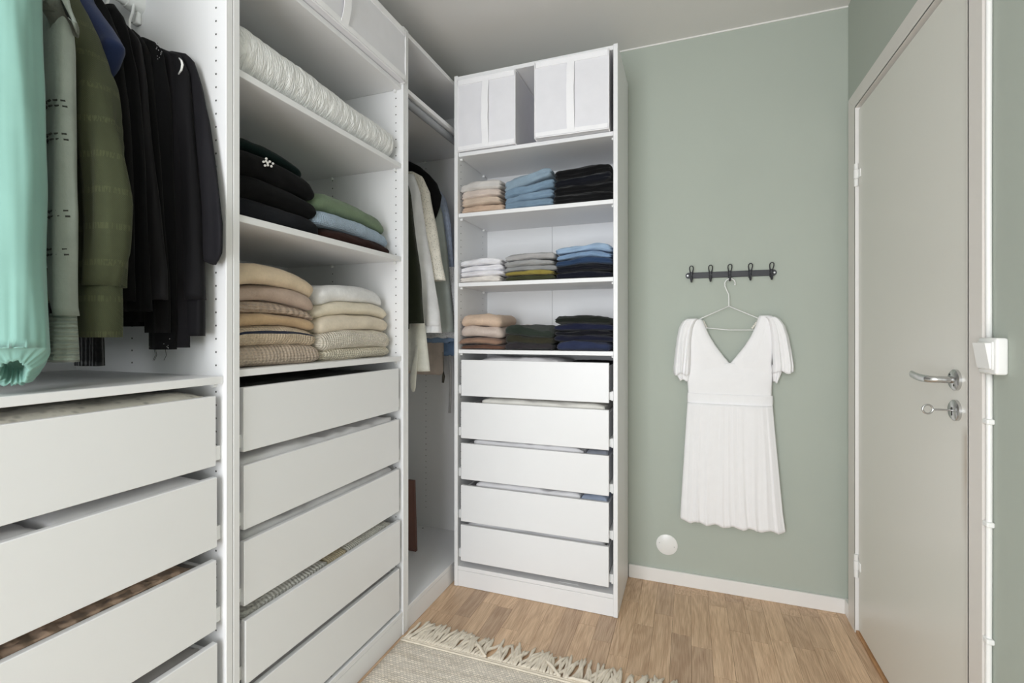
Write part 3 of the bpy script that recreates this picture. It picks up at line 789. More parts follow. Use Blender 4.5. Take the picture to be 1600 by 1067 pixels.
# --- quilt on the upper shelf
def gathered_cotton():
    m, t, b = nt('quilt_cotton')
    tc = N(t, 'ShaderNodeTexCoord')
    b.inputs['Base Color'].default_value = c4(srgb(238, 238, 236)); b.inputs['Roughness'].default_value = 0.9
    mp = N(t, 'ShaderNodeMapping'); mp.inputs['Scale'].default_value = (9, 62, 9); L(t, tc, 'Object', mp, 0)
    n1 = N(t, 'ShaderNodeTexNoise', Scale=1.0, Detail=3.0, Roughness=0.55, Distortion=1.6); L(t, mp, 0, n1, 'Vector')
    ab = N(t, 'ShaderNodeMath'); ab.operation = 'SUBTRACT'; ab.inputs[1].default_value = 0.5; L(t, n1, 'Fac', ab, 0)
    a2 = N(t, 'ShaderNodeMath'); a2.operation = 'ABSOLUTE'; L(t, ab, 0, a2, 0)
    a3 = N(t, 'ShaderNodeMath'); a3.operation = 'POWER'; a3.inputs[1].default_value = 0.6; L(t, a2, 0, a3, 0)
    bp = N(t, 'ShaderNodeBump', Strength=0.75, Distance=0.010); bp.invert = True; L(t, a3, 0, bp, 'Height'); L(t, bp, 'Normal', b, 'Normal')
    return m
M_QUILT = gathered_cotton()
def quilt():
    V, F = lattice(340, 26, 22)
    a0, a1, d0, d1, z0, h = 0.019, 0.735, 0.012, 0.30, 1.831, 0.150
    w2, d2, h2 = (a1 - a0) / 2, (d1 - d0) / 2, h / 2
    R, r = 0.05, h2 * 0.98
    vs = []
    for (px, py, pz) in V:
        P = [px * w2, spread(py) * d2, spread(pz, 1.2) * h2]
        inn = (w2 - R, d2 - 0.075, h2 - r); rr = (R, 0.075, r)
        de = []; base = []
        for q, i_, r_ in zip(P, inn, rr):
            c = max(-i_, min(i_, q)); base.append(c); de.append((q - c) / r_)
        ln = math.sqrt(sum(x * x for x in de))
        if ln > 1: de = [x / ln for x in de]
        x, y, z = (base[i] + de[i] * rr[i] for i in range(3))
        ang = math.atan2(z, -(y + d2 - 0.075))
        # gathered ripples running round the roll
        t = x * 170 + 9.0 * fnoise(x * 7, ang * 0.7, 2.0) + 1.2 * ang
        rip = 0.0009 * math.sin(t + 3.5 * fnoise(x * 26, ang * 1.6, 7.0)) * (0.7 + 0.7 * fnoise(x * 15, ang * 1.8, 4.4)) + 0.0020 * fnoise(x * 70, ang * 2, 1.0)
        q = 1 + rip / h2
        y2 = -(d2 - 0.075) + (y + d2 - 0.075) * q if y < 0 else y
        z *= q
        # the roll flattens towards the far end, and opens at the near end
        s_ = (x + w2) / (2 * w2)
        hh = 1.0 - 0.22 * s_ + 0.04 * fnoise(x * 5, 0, 9)
        zz = (h2 + z) * hh
        vs.append(U2.pt((a0 + a1) / 2 + x, (d0 + d1) / 2 + y2, z0 + zz))
    o = mk('quilt', vs, [tuple(reversed(f)) for f in F], M_QUILT)
    tag(o, 'white gathered cotton quilt rolled up on the upper shelf', 'quilt')
quilt()

# ------------------------------------------------------------------ storage boxes
M_BOX = fabric('box_tape', srgb(245, 244, 246), 'weave', 1.0, 0.08, var=0.01, rough=0.6, sheen=0.05)
M_SHEER = fabric('box_sheer', srgb(230, 229, 233), 'weave', 1.0, 0.08, var=0.02, rough=0.55, sheen=0.05)
def storage_box(U, a0, a1, d0, d1, z0, z1, label, rz=0.0, nx=14):
    """soft fabric box: bulging walls, zip lid, piping and a centre strap on the front"""
    p = U.pt((a0 + a1) / 2, (d0 + d1) / 2, z0)
    root = empty('storage_box', p)
    tag(root, label, 'storage box', 'white fabric storage boxes')
    am, dm = (a0 + a1) / 2, (d0 + d1) / 2; w2, d2 = (a1 - a0) / 2, (d1 - d0) / 2
    c, s_ = math.cos(rz), math.sin(rz)
    def P(x, y, z):
        return U.pt(am + x * c - y * s_, dm + x * s_ + y * c, z)
    V, F = lattice(22, 14, 14)
    vs = []
    hz_ = (z1 - z0) / 2
    def wall(px, py, pz):
        bx = (1 - px * px) * (1 - pz * pz); by = (1 - py * py) * (1 - pz * pz); bz = (1 - px * px) * (1 - py * py)
        x, y, z = px * w2, py * d2, z0 + hz_ + pz * hz_
        wv = 0.0025 * fnoise(px * 3 + z0 * 7, pz * 3, a0 * 9 + py)
        if abs(py) > 0.999: y += math.copysign(0.004 * bx, py) + wv
        if abs(px) > 0.999: x -= math.copysign(0.005 * by, px)
        if pz > 0.999: z -= 0.004 * bz
        return x, y, z
    for (px, py, pz) in V: vs.append(P(*wall(px, py, pz)))
    if U.row == 'left': F = [tuple(reversed(f)) for f in F]
    sharp(mk('body', vs, F, M_SHEER, root), 45)
    # piping along the edges
    m = MB(); e = 0.0006
    for pz in (-1, 1):
        for py in (-1,):
            m.tube([P(px / 10 * (w2 + e), wall(px / 10, py, pz)[1] - e, z0 + hz_ + pz * (hz_ - 0.001)) for px in range(-10, 11)], 0.0026, 8)
        for px in (-1, 1):
            m.tube([P(px * (w2 - 0.001), py / 4 * d2, z0 + hz_ + pz * (hz_ - 0.001)) for py in range(-4, 5)], 0.0026, 8)
    for px in (-1, 1):
        m.tube([P(px * (w2 - 0.001), -d2 - e, z0 + hz_ + k / 6 * hz_) for k in range(-6, 7)], 0.0024, 8)
    m.build('piping', M_BOX, root, None, True)
    # bands sewn along the top and bottom of the front
    for zlo, zhi in ((z0 + 0.004, z0 + 0.022), (z1 - 0.026, z1 - 0.004)):
        g = []; fs = []; n = 16
        for i in range(n + 1):
            px = -0.97 + 1.94 * i / n
            for z in (zlo, zhi):
                pz = (z - z0 - hz_) / hz_
                y = wall(px, -1, pz)[1]
                g += [P(px * w2, y - 0.0034, z), P(px * w2, y + 0.001, z)]
        for i in range(n):
            b = i * 4
            fs += [(b, b + 4, b + 6, b + 2), (b + 2, b + 6, b + 7, b + 3), (b, b + 1, b + 5, b + 4)]
        mk('band', g, fs, M_BOX, root, smooth=False)
    # centre strap
    g = []; fs = []; n = 18
    for i in range(n + 1):
        z = z0 + 0.012 + (z1 - z0 - 0.026) * i / n
        pz = (z - z0 - hz_) / hz_
        bow = 0.010 * max(0, math.sin(PI * i / n)) + 0.0036
        for x in (-0.016, 0.016):
            xx = x + 0.004 * fnoise(i * 0.35, a0 * 5, z0)
            y = wall(xx / w2, -1, pz)[1]
            g += [P(xx, y - bow, z), P(xx, y - bow + 0.0016, z)]
    for i in range(n):
        b = i * 4
        fs += [(b, b + 2, b + 6, b + 4), (b + 1, b + 5, b + 7, b + 3), (b, b + 4, b + 5, b + 1), (b + 2, b + 3, b + 7, b + 6)]
    mk('strap', g, fs, M_BOX, root, smooth=False)
    return root
storage_box(U2, 0.030, 0.738, -0.012, 0.50, 2.139, 2.340, 'wide white fabric storage box on the top shelf above the quilt')
storage_box(U4, 0.012 + 0.007, 0.303, -0.003, 0.33, 2.010, 2.338, 'white fabric storage box above the beige trousers, nearer the corner')
storage_box(U4, 0.396, 0.713, -0.022, 0.31, 2.010, 2.336, 'white fabric storage box above the black trousers, nearer the green wall', 0.02)

# ------------------------------------------------------------------ hanging clothes
def ring_xy(x0, x1, yc, th, n, z, amp=0.0, freq=0.0, ph=0.0, e=0.75, seed=0.0, wob=0.0, fold=0.006):
    """flat closed section from x0 to x1, th thick in y, with drapery ripples"""
    out = []; xm, a = (x0 + x1) / 2, (x1 - x0) / 2
    for k in range(n):
        t = 2 * PI * k / n
        c, s_ = math.cos(t), math.sin(t)
        cx = math.copysign(abs(c) ** 0.9, c); sy = math.copysign(abs(s_) ** e, s_)
        x = xm + a * cx
        r = amp * math.sin(freq * x + ph + 1.4 * fnoise(x * 9 + seed, z * 2.2, seed))
        r2 = wob * fnoise(x * 14 + seed, z * 5 + seed, math.copysign(1.0, s_))
        r3 = fold * fnoise(x * 42 + seed * 3, z * 1.6 + x * 4, math.copysign(1.0, s_) + seed)
        y = yc + sy * (th / 2) + (r + r2 + r3) * (1 - 0.6 * abs(c) ** 6)
        out.append((x + (wob * 0.7 * fnoise(seed, z * 6, t) + fold * 0.5 * fnoise(seed, z * 3.2, c * 0.6)), y, z))
    return out

def edge_profile(pts, Y):
    """(u, v) of the outer edge -> rows (-z, x) on the plane Y"""
    rows = []
    for u, v in pts:
        p = on_y(u, v, Y); rows.append((-p[2], p[0]))
    rows.sort()
    return rows

M_HANGER = plain('white_hanger', (0.86, 0.86, 0.85), 0.3)
def hanger(Y, ztop, railx, railz, label, group, arm=0.20, drop=0.11):
    m = MB()
    pts = [(railx - 0.019 * math.cos(a), Y, railz + 0.002 + 0.020 * math.sin(a)) for a in [PI * k / 10 - 0.3 for k in range(12)]]
    hook_end = pts[-1]
    pts = pts[::-1][::-1]
    pts2 = [(railx + 0.019 * math.cos(a), Y, railz + 0.004 + 0.021 * math.sin(a)) for a in [-0.5 + PI * 1.15 * k / 12 for k in range(13)]]
    # comes down behind the rail and swings back under its centre
    pts2 = [(2 * railx - x, y, z) for x, y, z in pts2]
    last = pts2[-1]
    pts2 += [(railx + 0.012, Y, railz - 0.03), (railx, Y, railz - 0.05), (railx, Y, ztop)]
    m.tube(pts2, 0.0032, 10)
    root = sharp(m.build('hanger', M_HANGER, None, (railx, Y, ztop - drop)), 60)
    arms = MB().tube([(railx + arm, Y, ztop - drop), (railx + arm * 0.5, Y, ztop - drop * 0.42), (railx, Y, ztop), (railx - arm * 0.5, Y, ztop - drop * 0.42), (railx - arm, Y, ztop - drop)], 0.0055, 10)
    arms.build('arms', M_HANGER, root, None, True)
    tag(root, label, 'hanger', group)
    return root

def garment(name, label, cat, group, Y, T, edge, mat, zbot_body, sleeve_w=0.085, cuff=None, body_mat=None, xc=-1.35, amp=0.006, freq=45.0, seed=1.0, sleeve_open=True, body_back=0.12, sleeve_bot=None, flare=0.0, wob=0.004, cuff_mat=None, collar=False, sleeve_T=None, fold=0.006, cuff_flare=0.0, slant=0.0):
    """garment on a hanger: body across the rail, near sleeve along the photographed edge, gathered cuff"""
    prof = edge_profile(edge, Y)                 # rows (-z, x)
    ztop, zend = -prof[0][0], -prof[-1][0]
    root = empty(name, (xc, Y, min(zend, zbot_body)))
    tag(root, label, cat, group)
    def xf(z): return lerp_table(prof, -z)[0]
    sT = sleeve_T or T
    # body
    rings = []; n = 72; NZ = 34
    z0b = ztop - 0.004
    for i in range(NZ + 1):
        z = z0b + (zbot_body - z0b) * i / NZ
        k = i / NZ
        x1 = xf(max(z, zend)) - (0.012 + (sleeve_w * 0.55) * min(1, k * 5))
        x1 = min(x1, xf(ztop - 0.30 * (ztop - zend)) - 0.02)
        half = max(0.02, x1 - xc)
        x0 = max(xc - half, -1.60)
        t = T * min(1.0, 0.25 + 2.4 * k) * (1 + flare * k)
        rings.append(ring_xy(x0, x1, Y, t * 0.9, n, z, amp * min(1, 2.5 * k), freq, seed, seed=seed, wob=wob, fold=fold))
    vs, fs = loft(rings)
    mk('body', vs, fs, body_mat or mat, root)
    # sleeve
    zs = zend if sleeve_bot is None else sleeve_bot
    zc0 = zs + (cuff if cuff else 0)
    rings = []; n = 40; NZ = 40
    for i in range(NZ + 1):
        k = i / NZ
        z = ztop - 0.002 + (zc0 - ztop + 0.002) * k
        x1 = xf(z)
        wdt = sleeve_w * (0.5 + 0.5 * min(1, k * 4))
        if cuff: wdt *= 1 - 0.30 * max(0, (k - 0.90) / 0.10) ** 2
        t = sT * min(1.0, 0.35 + 3 * k)
        rings.append(ring_xy(x1 - wdt, x1, Y, t, n, z, amp * 0.7 * min(1, 3 * k), freq * 1.7, seed * 2, 0.9, seed + 5, wob * 0.8, fold))
        if slant: rings[-1] = [(x, y, zz + slant * k ** 5 * max(0.0, (x1 - x) / wdt)) for x, y, zz in rings[-1]]
    if not cuff and sleeve_open:
        r0 = rings[-1]; c = [sum(p[i] for p in r0) / len(r0) for i in range(3)]
        rings.append([(c[0] + (p[0] - c[0]) * 0.86, c[1] + (p[1] - c[1]) * 0.80, p[2]) for p in r0])
        rings.append([(c[0] + (p[0] - c[0]) * 0.80, c[1] + (p[1] - c[1]) * 0.70, p[2] + 0.05) for p in r0])
    vs, fs = loft(rings)
    sl = mk('sleeve', vs, fs, mat, root)
    if cuff:
        rings = []
        x1 = xf(zc0)
        wdt = sleeve_w * 0.72
        for i in range(9):
            k = i / 8
            z = zc0 + 0.004 + (zs - zc0 - 0.004) * k
            f = 1.0 + 0.05 * math.sin(k * PI) + cuff_flare * k
            rings.append(ring_xy(x1 - 0.01 - wdt * f, x1 - 0.006 + 0.004 * f, Y, sT * 0.86 * f, n, z, 0.0008 + 0.012 * cuff_flare * k, 260, seed, 0.9, seed, wob * 0.3))
        r0 = rings[-1]; c = [sum(p[i] for p in r0) / len(r0) for i in range(3)]
        rings.append([(c[0] + (p[0] - c[0]) * 0.88, c[1] + (p[1] - c[1]) * 0.82, p[2]) for p in r0])
        rings.append([(c[0] + (p[0] - c[0]) * 0.84, c[1] + (p[1] - c[1]) * 0.78, p[2] + 0.03) for p in r0])
        vs, fs = loft(rings)
        mk('cuff', vs, fs, cuff_mat or mat, sl)
    return root, xf

RX1, RZ1 = FX - 0.31, 2.028
G1 = 'shirts hanging in the near wardrobe'
blk = lambda k, pat='weave', st=0.4, sc=1.0: fabric('black_cloth_%d' % k, srgb(*[(14, 14, 15), (12, 12, 14), (18, 17, 19), (22, 21, 24), (10, 10, 11), (17, 16, 19), (27, 26, 30)][k]), pat, sc, st, sheen=0.03)
# pale mint blouse with a gathered balloon sleeve
M_MINT = fabric('mint_crepe', srgb(128, 168, 158), 'satin', 1.0, 0.1, var=0.03, rough=0.75)
mint = empty('blouse', (RX1, 0.485, 1.10))
tag(mint, 'mint green blouse with gathered balloon sleeve, nearest the camera', 'blouse', G1)
rings = []
for i in range(30):
    k = i / 29; z = 1.96 + (1.16 - 1.96) * k
    x1 = -1.16 if k > 0.12 else -1.35 + 0.19 * (k / 0.12)
    rings.append(ring_xy(max(-1.60, -2.70 - x1), x1, 0.470, 0.05 * min(1, 0.3 + 3 * k), 70, z, 0.006, 50, 1.0, seed=1.3, wob=0.004))
vs, fs = loft(rings); mk('body', vs, fs, M_MINT, mint)
def balloon_sleeve(parent, mat):
    """full sleeve falling in soft folds, its end gathered and turned up towards the room"""
    h = Vector((0.90, -0.43, 0)); n = 120; rings = []
    cx, cy = -1.078, 0.474
    path = [(1.98, 0.35, -0.09), (1.94, 0.55, -0.05), (1.88, 0.75, -0.02), (1.78, 0.88, -0.005), (1.6, 0.94, 0), (1.4, 0.98, 0.004), (1.25, 1.03, 0.006), (1.18, 1.07, 0.006), (1.150, 1.09, 0.006)]
    tab = [(-z, r, dx) for z, r, dx in path]
    def ring(c, up, fw, r, g, t):
        side = Vector((0.43, 0.90, 0))
        out = []
        for k in range(n):
            a = 2 * PI * k / n
            ca, sa = math.cos(a), math.sin(a)
            f = 1 + 0.13 * fnoise(ca * 1.7 + 4, sa * 1.7, t * 0.8) + 0.022 * fnoise(ca * 5, sa * 5 + 9, t * 0.7)
            f += g * (0.6 * math.sin(a * 14 + 4.0 * fnoise(ca * 2, sa * 2, 3.0 + t * 0.2)) + 1.1 * fnoise(ca * 6, sa * 6, t * 0.5))
            out.append(c + side * (ca * 0.041 * r * f) + fw * (sa * 0.052 * r * f))
        return out
    NZ = 50
    for i in range(NZ + 1):
        z = 1.98 + (1.150 - 1.98) * i / NZ
        r, dx = lerp_table(tab, -z)
        c = Vector((cx + dx, cy, z))
        t = 6 * i / NZ
        rings.append(ring(c, None, h, r, 0.03 * max(0, (i / NZ - 0.85) / 0.15), t))
    c0 = Vector((cx + 0.006, cy, 1.150))
    for i in range(1, 17):
        q = i / 16; ang = q * math.radians(62)
        rb = 0.030
        c = c0 + h * (rb * (1 - math.cos(ang)) * 1.6) + Vector((0, 0, -1)) * (rb * math.sin(ang) * 1.55)
        fw = h * math.cos(ang) + Vector((0, 0, 1)) * math.sin(ang) 
        r = 1.09 * (1 - 0.60 * q ** 2.6)
        rings.append(ring(c, None, fw, r, 0.03 + 0.09 * q, 6 + q))
    last = rings[-1]; cc = sum(last, Vector()) / n
    back = (Vector((0, 0, 1)) * math.cos(math.radians(62)) - h * math.sin(math.radians(62)))
    for sc_, bk in ((0.88, 0.004), (0.80, 0.016), (0.75, 0.04)):
        rings.append([cc + (p - cc) * sc_ + back * bk for p in last])
    vs, fs = loft([[tuple(p) for p in r] for r in rings])
    return mk('sleeve', vs, fs, mat, parent)
balloon_sleeve(mint, M_MINT)

M_SAGE = fabric('sage_grey_linen', srgb(139, 147, 139), 'crinkle', 1.0, 0.25)
sg, xf_ = garment('blouse', 'sage grey linen blouse with openwork sleeve bands beside the mint one', 'blouse', G1, 0.548, 0.034,
        [(96, -40), (104, 20), (106, 70), (110, 160), (113, 240), (115, 330), (112, 420), (112, 480), (120, 566)], M_SAGE, 1.30, 0.055, 0.085, cuff_flare=0.18, seed=2.1, amp=0.003, wob=0.004, cuff_mat=fabric('sage_smocked', srgb(140, 150, 140), 'rib', 1.6, 0.9, axis='Z'))
# openwork bands across the sleeve
M_GAP = plain('openwork_shadow', srgb(46, 48, 44), 0.95)
for v0 in (166, 218, 337, 396):
    band = MB()
    z = on_y(110, v0, 0.548)[2]; x1 = xf_(z)
    for j in range(2):
        for i in range(5):
            k = (i + 0.5 + 0.25 * j) / 5.5
            ang = -PI * (0.06 + 0.88 * k)
            cx, cy = x1 - 0.0275 + 0.0285 * math.cos(ang), 0.548 + 0.0182 * math.sin(ang)
            dx, dy = -math.sin(ang) * 0.0034, math.cos(ang) * 0.0034
            zz = z + (0.006 if j else -0.004)
            nx_, ny_ = math.cos(ang) * 0.0016, math.sin(ang) * 0.0016
            a_ = Vector((cx, cy, zz))
            band.tube([a_ - Vector((dx, dy, 0)), a_ + Vector((dx, dy, 0.001))], 0.0017, 6)
    band.build('openwork_band', M_GAP, sg)
# ruffled shoulder of the sage blouse
m = MB(); c = Vector(on_y(96, 22, 0.545))
rings = []
for i in range(10):
    t = i / 9
    rings.append([(c.x + (0.010 + 0.020 * t) * math.cos(a) * (1 + 0.35 * t * math.sin(4 * a + 1)), c.y + (0.010 + 0.010 * t) * math.sin(a) * (1 + 0.4 * t * math.sin(3 * a)), c.z + 0.035 - 0.06 * t * (0.7 + 0.5 * math.sin(2 * a + 0.6)) + 0.008 * t * math.sin(5 * a)) for a in [2 * PI * k / 60 for k in range(60)]])
vs, fs = loft(rings); mk('shoulder_ruffle', vs, fs, M_SAGE, sg)

M_OLIVE = fabric('olive_dobby', srgb(64, 68, 49), 'weave', 0.8, 0.35, sheen=0.05)
def dashed(m, rows, width, light):
    """woven rows of short raised dashes"""
    t = m.node_tree; b = t.nodes['Principled BSDF']
    src = b.inputs['Base Color'].links[0].from_socket
    tc = N(t, 'ShaderNodeTexCoord'); sx = N(t, 'ShaderNodeSeparateXYZ'); L(t, tc, 'Object', sx, 0)
    z = N(t, 'ShaderNodeMath'); z.operation = 'MULTIPLY'; z.inputs[1].default_value = rows; L(t, sx, 'Z', z, 0)
    f = N(t, 'ShaderNodeMath'); f.operation = 'FRACT'; L(t, z, 0, f, 0)
    lt = N(t, 'ShaderNodeMath'); lt.operation = 'LESS_THAN'; lt.inputs[1].default_value = width; L(t, f, 0, lt, 0)
    wv = N(t, 'ShaderNodeTexNoise', Scale=1.0, Detail=1.0); mp = N(t, 'ShaderNodeMapping'); mp.inputs['Scale'].default_value = (420, 420, 14)
    L(t, tc, 'Object', mp, 0); L(t, mp, 0, wv, 'Vector')
    g = N(t, 'ShaderNodeMath'); g.operation = 'GREATER_THAN'; g.inputs[1].default_value = 0.5; L(t, wv, 'Fac', g, 0)
    mu = N(t, 'ShaderNodeMath'); mu.operation = 'MULTIPLY'; L(t, lt, 0, mu, 0); L(t, g, 0, mu, 1)
    mx = N(t, 'ShaderNodeMixRGB'); mx.inputs[2].default_value = c4(light); L(t, mu, 0, mx, 0); t.links.new(src, mx.inputs[1]); L(t, mx, 0, b, 'Base Color')
dashed(M_OLIVE, 14.5, 0.17, srgb(77, 81, 58))
ol, xfo = garment('shirt', 'olive green shirt with woven dash stripes and wide cuff', 'shirt', G1, 0.612, 0.070,
        [(98, -40), (118, 0), (140, 50), (165, 130), (183, 220), (192, 310), (190, 390), (180, 440), (172, 527)], M_OLIVE, 1.24, 0.105, 0.10, seed=3.7, amp=0.006, freq=40, wob=0.008, fold=0.016)
nv, _ = garment('shirt', 'navy blue short-sleeved shirt between the olive and the black shirts', 'shirt', G1, 0.664, 0.040,
        [(110, -60), (138, 0), (165, 36), (190, 72), (178, 98), (168, 116)], fabric('navy_cotton', srgb(36, 48, 82), 'weave', 1, 0.3), 1.40, 0.085, None, seed=4.4, amp=0.003, wob=0.003, sleeve_T=0.05)
garment('shirt', 'black ribbed top hanging lower than the olive shirt', 'shirt', G1, 0.650, 0.030,
        [(90, -20), (130, 60), (150, 300), (156, 480), (157, 572)], fabric('black_rib', srgb(12, 12, 13), 'rib', 1.5, 0.8, axis='X'), 1.13, 0.08, None, seed=5.2, amp=0.003)
B = [
 ('shirt', 'plain black shirt directly behind the navy sleeve', 0.688, 0.030, [(150, -15), (172, 20), (186, 60), (196, 150), (205, 300), (210, 470)], 1.245, 0, 'weave'),
 ('shirt', 'black velvet top, second black garment after the navy shirt', 0.708, 0.028, [(176, 5), (190, 24), (200, 52), (212, 110), (224, 250), (235, 470), (236, 486)], 1.23, 1, 'fuzzy'),
 ('shirt', 'black draped blouse in the middle of the black garments', 0.728, 0.026, [(190, 30), (206, 47), (217, 62), (228, 130), (242, 280), (258, 420), (259, 468)], 1.25, 2, 'satin'),
 ('shirt', 'black soft shirt left of the beaded garment', 0.748, 0.024, [(206, 45), (222, 60), (232, 80), (242, 150), (252, 300), (262, 440), (264, 520)], 1.20, 4, 'weave'),
 ('cardigan', 'black lace cardigan with beaded trim and frayed hem', 0.768, 0.034, [(225, 58), (243, 66), (254, 78), (262, 150), (268, 300), (271, 450), (272, 546)], 1.19, 1, 'lace'),
 ('shirt', 'black straight shirt beside the beaded cardigan', 0.790, 0.024, [(240, 70), (258, 77), (268, 90), (277, 160), (286, 300), (293, 450), (295, 543)], 1.20, 3, 'weave'),
 ('blouse', 'black sheer blouse with a buttoned cuff under the last jacket', 0.803, 0.036, [(262, 80), (280, 84), (292, 110), (300, 200), (312, 330), (317, 440), (318, 525)], 1.30, 5, 'satin'),
 ('jacket', 'black kimono jacket with wide sleeve, last of the hanging row', 0.822, 0.024, [(268, 80), (288, 82), (303, 94), (314, 135), (327, 190), (340, 280), (349, 350), (348, 395), (338, 414)], 1.42, 6, 'satin'),
]
for i, (nm, lab, Y, T, ed, zb, ci, pat) in enumerate(B):
    root, xfb = garment(nm, lab, nm, G1, Y, T, ed, blk(ci, pat), zb, [0.09, 0.08, 0.07, 0.07, 0.075, 0.06, 0.075, 0.13][i],
            0.085 if 'cuff' in lab else None, seed=6.1 + i * 1.9, amp=0.003, freq=60, wob=0.003, slant=0.05 if nm == 'jacket' else 0.0)
    if 'beaded' in lab and nm == 'cardigan':
        bd = MB(); rb = random.Random(4)
        for j in range(34):
            k = j / 33
            v = 68 + 27 * (j % 12) / 12 if j < 12 else 525 + 20 * rb.random()
            u = 244 + 10 * rb.random() if j < 12 else 232 + 36 * rb.random()
            p = Vector(on_y(u, v, Y - 0.012))
            bd.tube([p, p + Vector((0.0014, -0.0014, 0)), p + Vector((0.0026, -0.0026, 0))], [0.0005, 0.0011, 0.0004], 6)
        bo = bd.build('beads', plain('glass_beads', (0.5, 0.5, 0.52), 0.15, metal=0.6), root); bo['kind'] = 'stuff'
        thd = MB()
        for u in (241, 243, 258):
            thd.tube([on_y(u, 545, Y - .01), on_y(u + 2, 555, Y - .01), on_y(u - 2, 563, Y - .01)], 0.0005, 5)
        thd.build('loose_thread', blk(1, 'lace'), root)
G1H = 'white hangers on the near rail'
for i, (Y, lab) in enumerate(((0.500, 'white plastic hanger carrying the mint blouse'), (0.548, 'white plastic hanger carrying the sage blouse'), (0.612, 'white plastic hanger carrying the olive shirt'),
        (0.664, 'white plastic hanger carrying the navy shirt'), (0.688, 'white plastic hanger carrying the plain black shirt beside the navy one'), (0.708, 'white plastic hanger carrying the black velvet top'),
        (0.768, 'white plastic hanger carrying the black beaded cardigan'), (0.822, 'white plastic hanger carrying the black kimono jacket, last on the rail'))):
    hg = hanger(Y, (1.962 if i < 3 else 1.935) if i < 5 else (1.93 if i == 5 else 1.84), RX1, RZ1, lab, G1H, 0.17 if i < 5 else 0.12)
    if i == 7:
        pts = [Vector(on_y(280, 91, 0.784)), Vector(on_y(283.5, 95, 0.782)), Vector(on_y(285, 101, 0.781)), Vector(on_y(283.5, 109, 0.782)), Vector(on_y(279, 116, 0.785))]
        MB().tube(pts, [0.0016, 0.0022, 0.0026, 0.0022, 0.0014], 8).build('arm_notch', M_HANGER, hg, None, True)

# corner wardrobe
G3 = 'clothes hanging in the corner wardrobe'
RX3, RZ3 = FX - 0.29, 1.98
C3 = [
 ('shirt', 'dark olive jacket hanging first in the corner wardrobe', 1.780, 0.060, [(630, 262), (641, 300), (650, 380), (657, 440), (662, 505)], 1.19, fabric('dark_olive_cloth', srgb(34, 38, 26), 'weave'), 0.10, None),
 ('skirt', 'white crinkled dress hem with a hanging sash below the dark olive jacket', 1.840, 0.055, [(640, 300), (650, 400), (662, 500), (667, 545), (671, 580)], 1.01, fabric('white_crinkle', srgb(222, 221, 212), 'crinkle', 1.2, 0.4), 0.10, None),
 ('blouse', 'white blouse with pin-tucked sleeve and ruffled cuff in the corner wardrobe', 1.905, 0.070, [(645, 272), (655, 300), (664, 360), (676, 430), (686, 490), (688, 520)], 1.25, fabric('white_voile', srgb(226, 226, 228), 'crinkle', 0.7, 0.2), 0.10, 0.03),
 ('blouse', 'cream eyelet lace blouse with a wide sleeve behind the white blouse', 1.965, 0.060, [(645, 268), (660, 276), (671, 300), (680, 350), (689, 405), (696, 438)], 1.40, fabric('cream_eyelet', srgb(228, 223, 212), 'lace', 0.9, 0.5), 0.10, None),
 ('cardigan', 'black cardigan with a rounded shoulder behind the cream lace blouse', 2.035, 0.080, [(640, 252), (656, 260), (670, 272), (682, 286), (689, 305), (686, 322), (676, 345)], 1.55, fabric('black_bobble', srgb(12, 12, 13), 'fuzzy', 0.6, 0.8, sheen=0.03), 0.12, None),
 ('shirt', 'grey-green linen shirt hanging beside the back wall wardrobe', 2.110, 0.075, [(660, 290), (678, 300), (690, 330), (699, 400), (705, 470), (709, 519)], 1.23, fabric('grey_green_linen', srgb(184, 191, 187), 'crinkle', 0.6, 0.25), 0.13, None),
 ('shirt', 'pale blue striped shirt, last in the corner wardrobe', 2.200, 0.060, [(670, 288), (686, 296), (696, 310), (704, 350), (710, 420), (712, 500)], 1.22, fabric('pale_blue_stripe', srgb(192, 204, 228), 'rib', 1.2, 0.3, axis='Y'), 0.12, None),
]
for i, (nm, lab, Y, T, ed, zb, mat, sw_, cf) in enumerate(C3):
    garment(nm, lab, nm if nm != 'skirt' else 'dress', G3, Y, T, ed, mat, zb, sw_, cf, seed=31.0 + i * 2.3, amp=0.006, freq=50, wob=0.005, xc=RX3, cuff_flare=0.45 if cf else 0.0)
    hanger(Y, 1.905, RX3, RZ3, 'white hanger on the corner rail carrying the ' + ['dark olive jacket', 'white crinkled dress', 'white ruffled blouse', 'cream lace blouse', 'black cardigan', 'grey-green shirt', 'pale blue shirt'][i], 'hangers on the corner rail', 0.16)
# hems that hang below the shirts at the back of the corner wardrobe
def drape(name, label, cat, Y, x0, x1, ztop, zbot, T, mat, seed, amp=0.006, freq=60, ruffle=0.0, group=G3):
    rings = []
    for i in range(25):
        k = i / 24; z = ztop + (zbot - ztop) * k
        e = ruffle * max(0, k - 0.6) / 0.4
        rings.append(ring_xy(x0 - e, x1 + e, Y, T * (1 + 1.5 * e * 10), 60, z, amp * (0.4 + k), freq, seed, seed=seed, wob=0.004))
    vs, fs = loft(rings)
    vs = [(x, y, z + (0.006 * math.sin(x * 90 + seed) if z < zbot + 0.03 else 0)) for x, y, z in vs]
    o = mk(name, vs, fs, mat); tag(o, label, cat, group); return o
drape('skirt', 'grey lace-trimmed skirt hem between the white blouse and the grey-green shirt', 'skirt', 2.150, -1.50, -1.085, 1.50, 1.150, 0.05, fabric('grey_lace', srgb(206, 207, 210), 'lace', 0.8, 0.5), 1.1, 0.008, 50, 0.012)
drape('skirt', 'blue denim skirt edge peeking below the grey lace hem', 'skirt', 2.185, -1.50, -1.115, 1.50, 1.125, 0.03, fabric('blue_denim', srgb(138, 162, 194), 'weave'), 2.2)
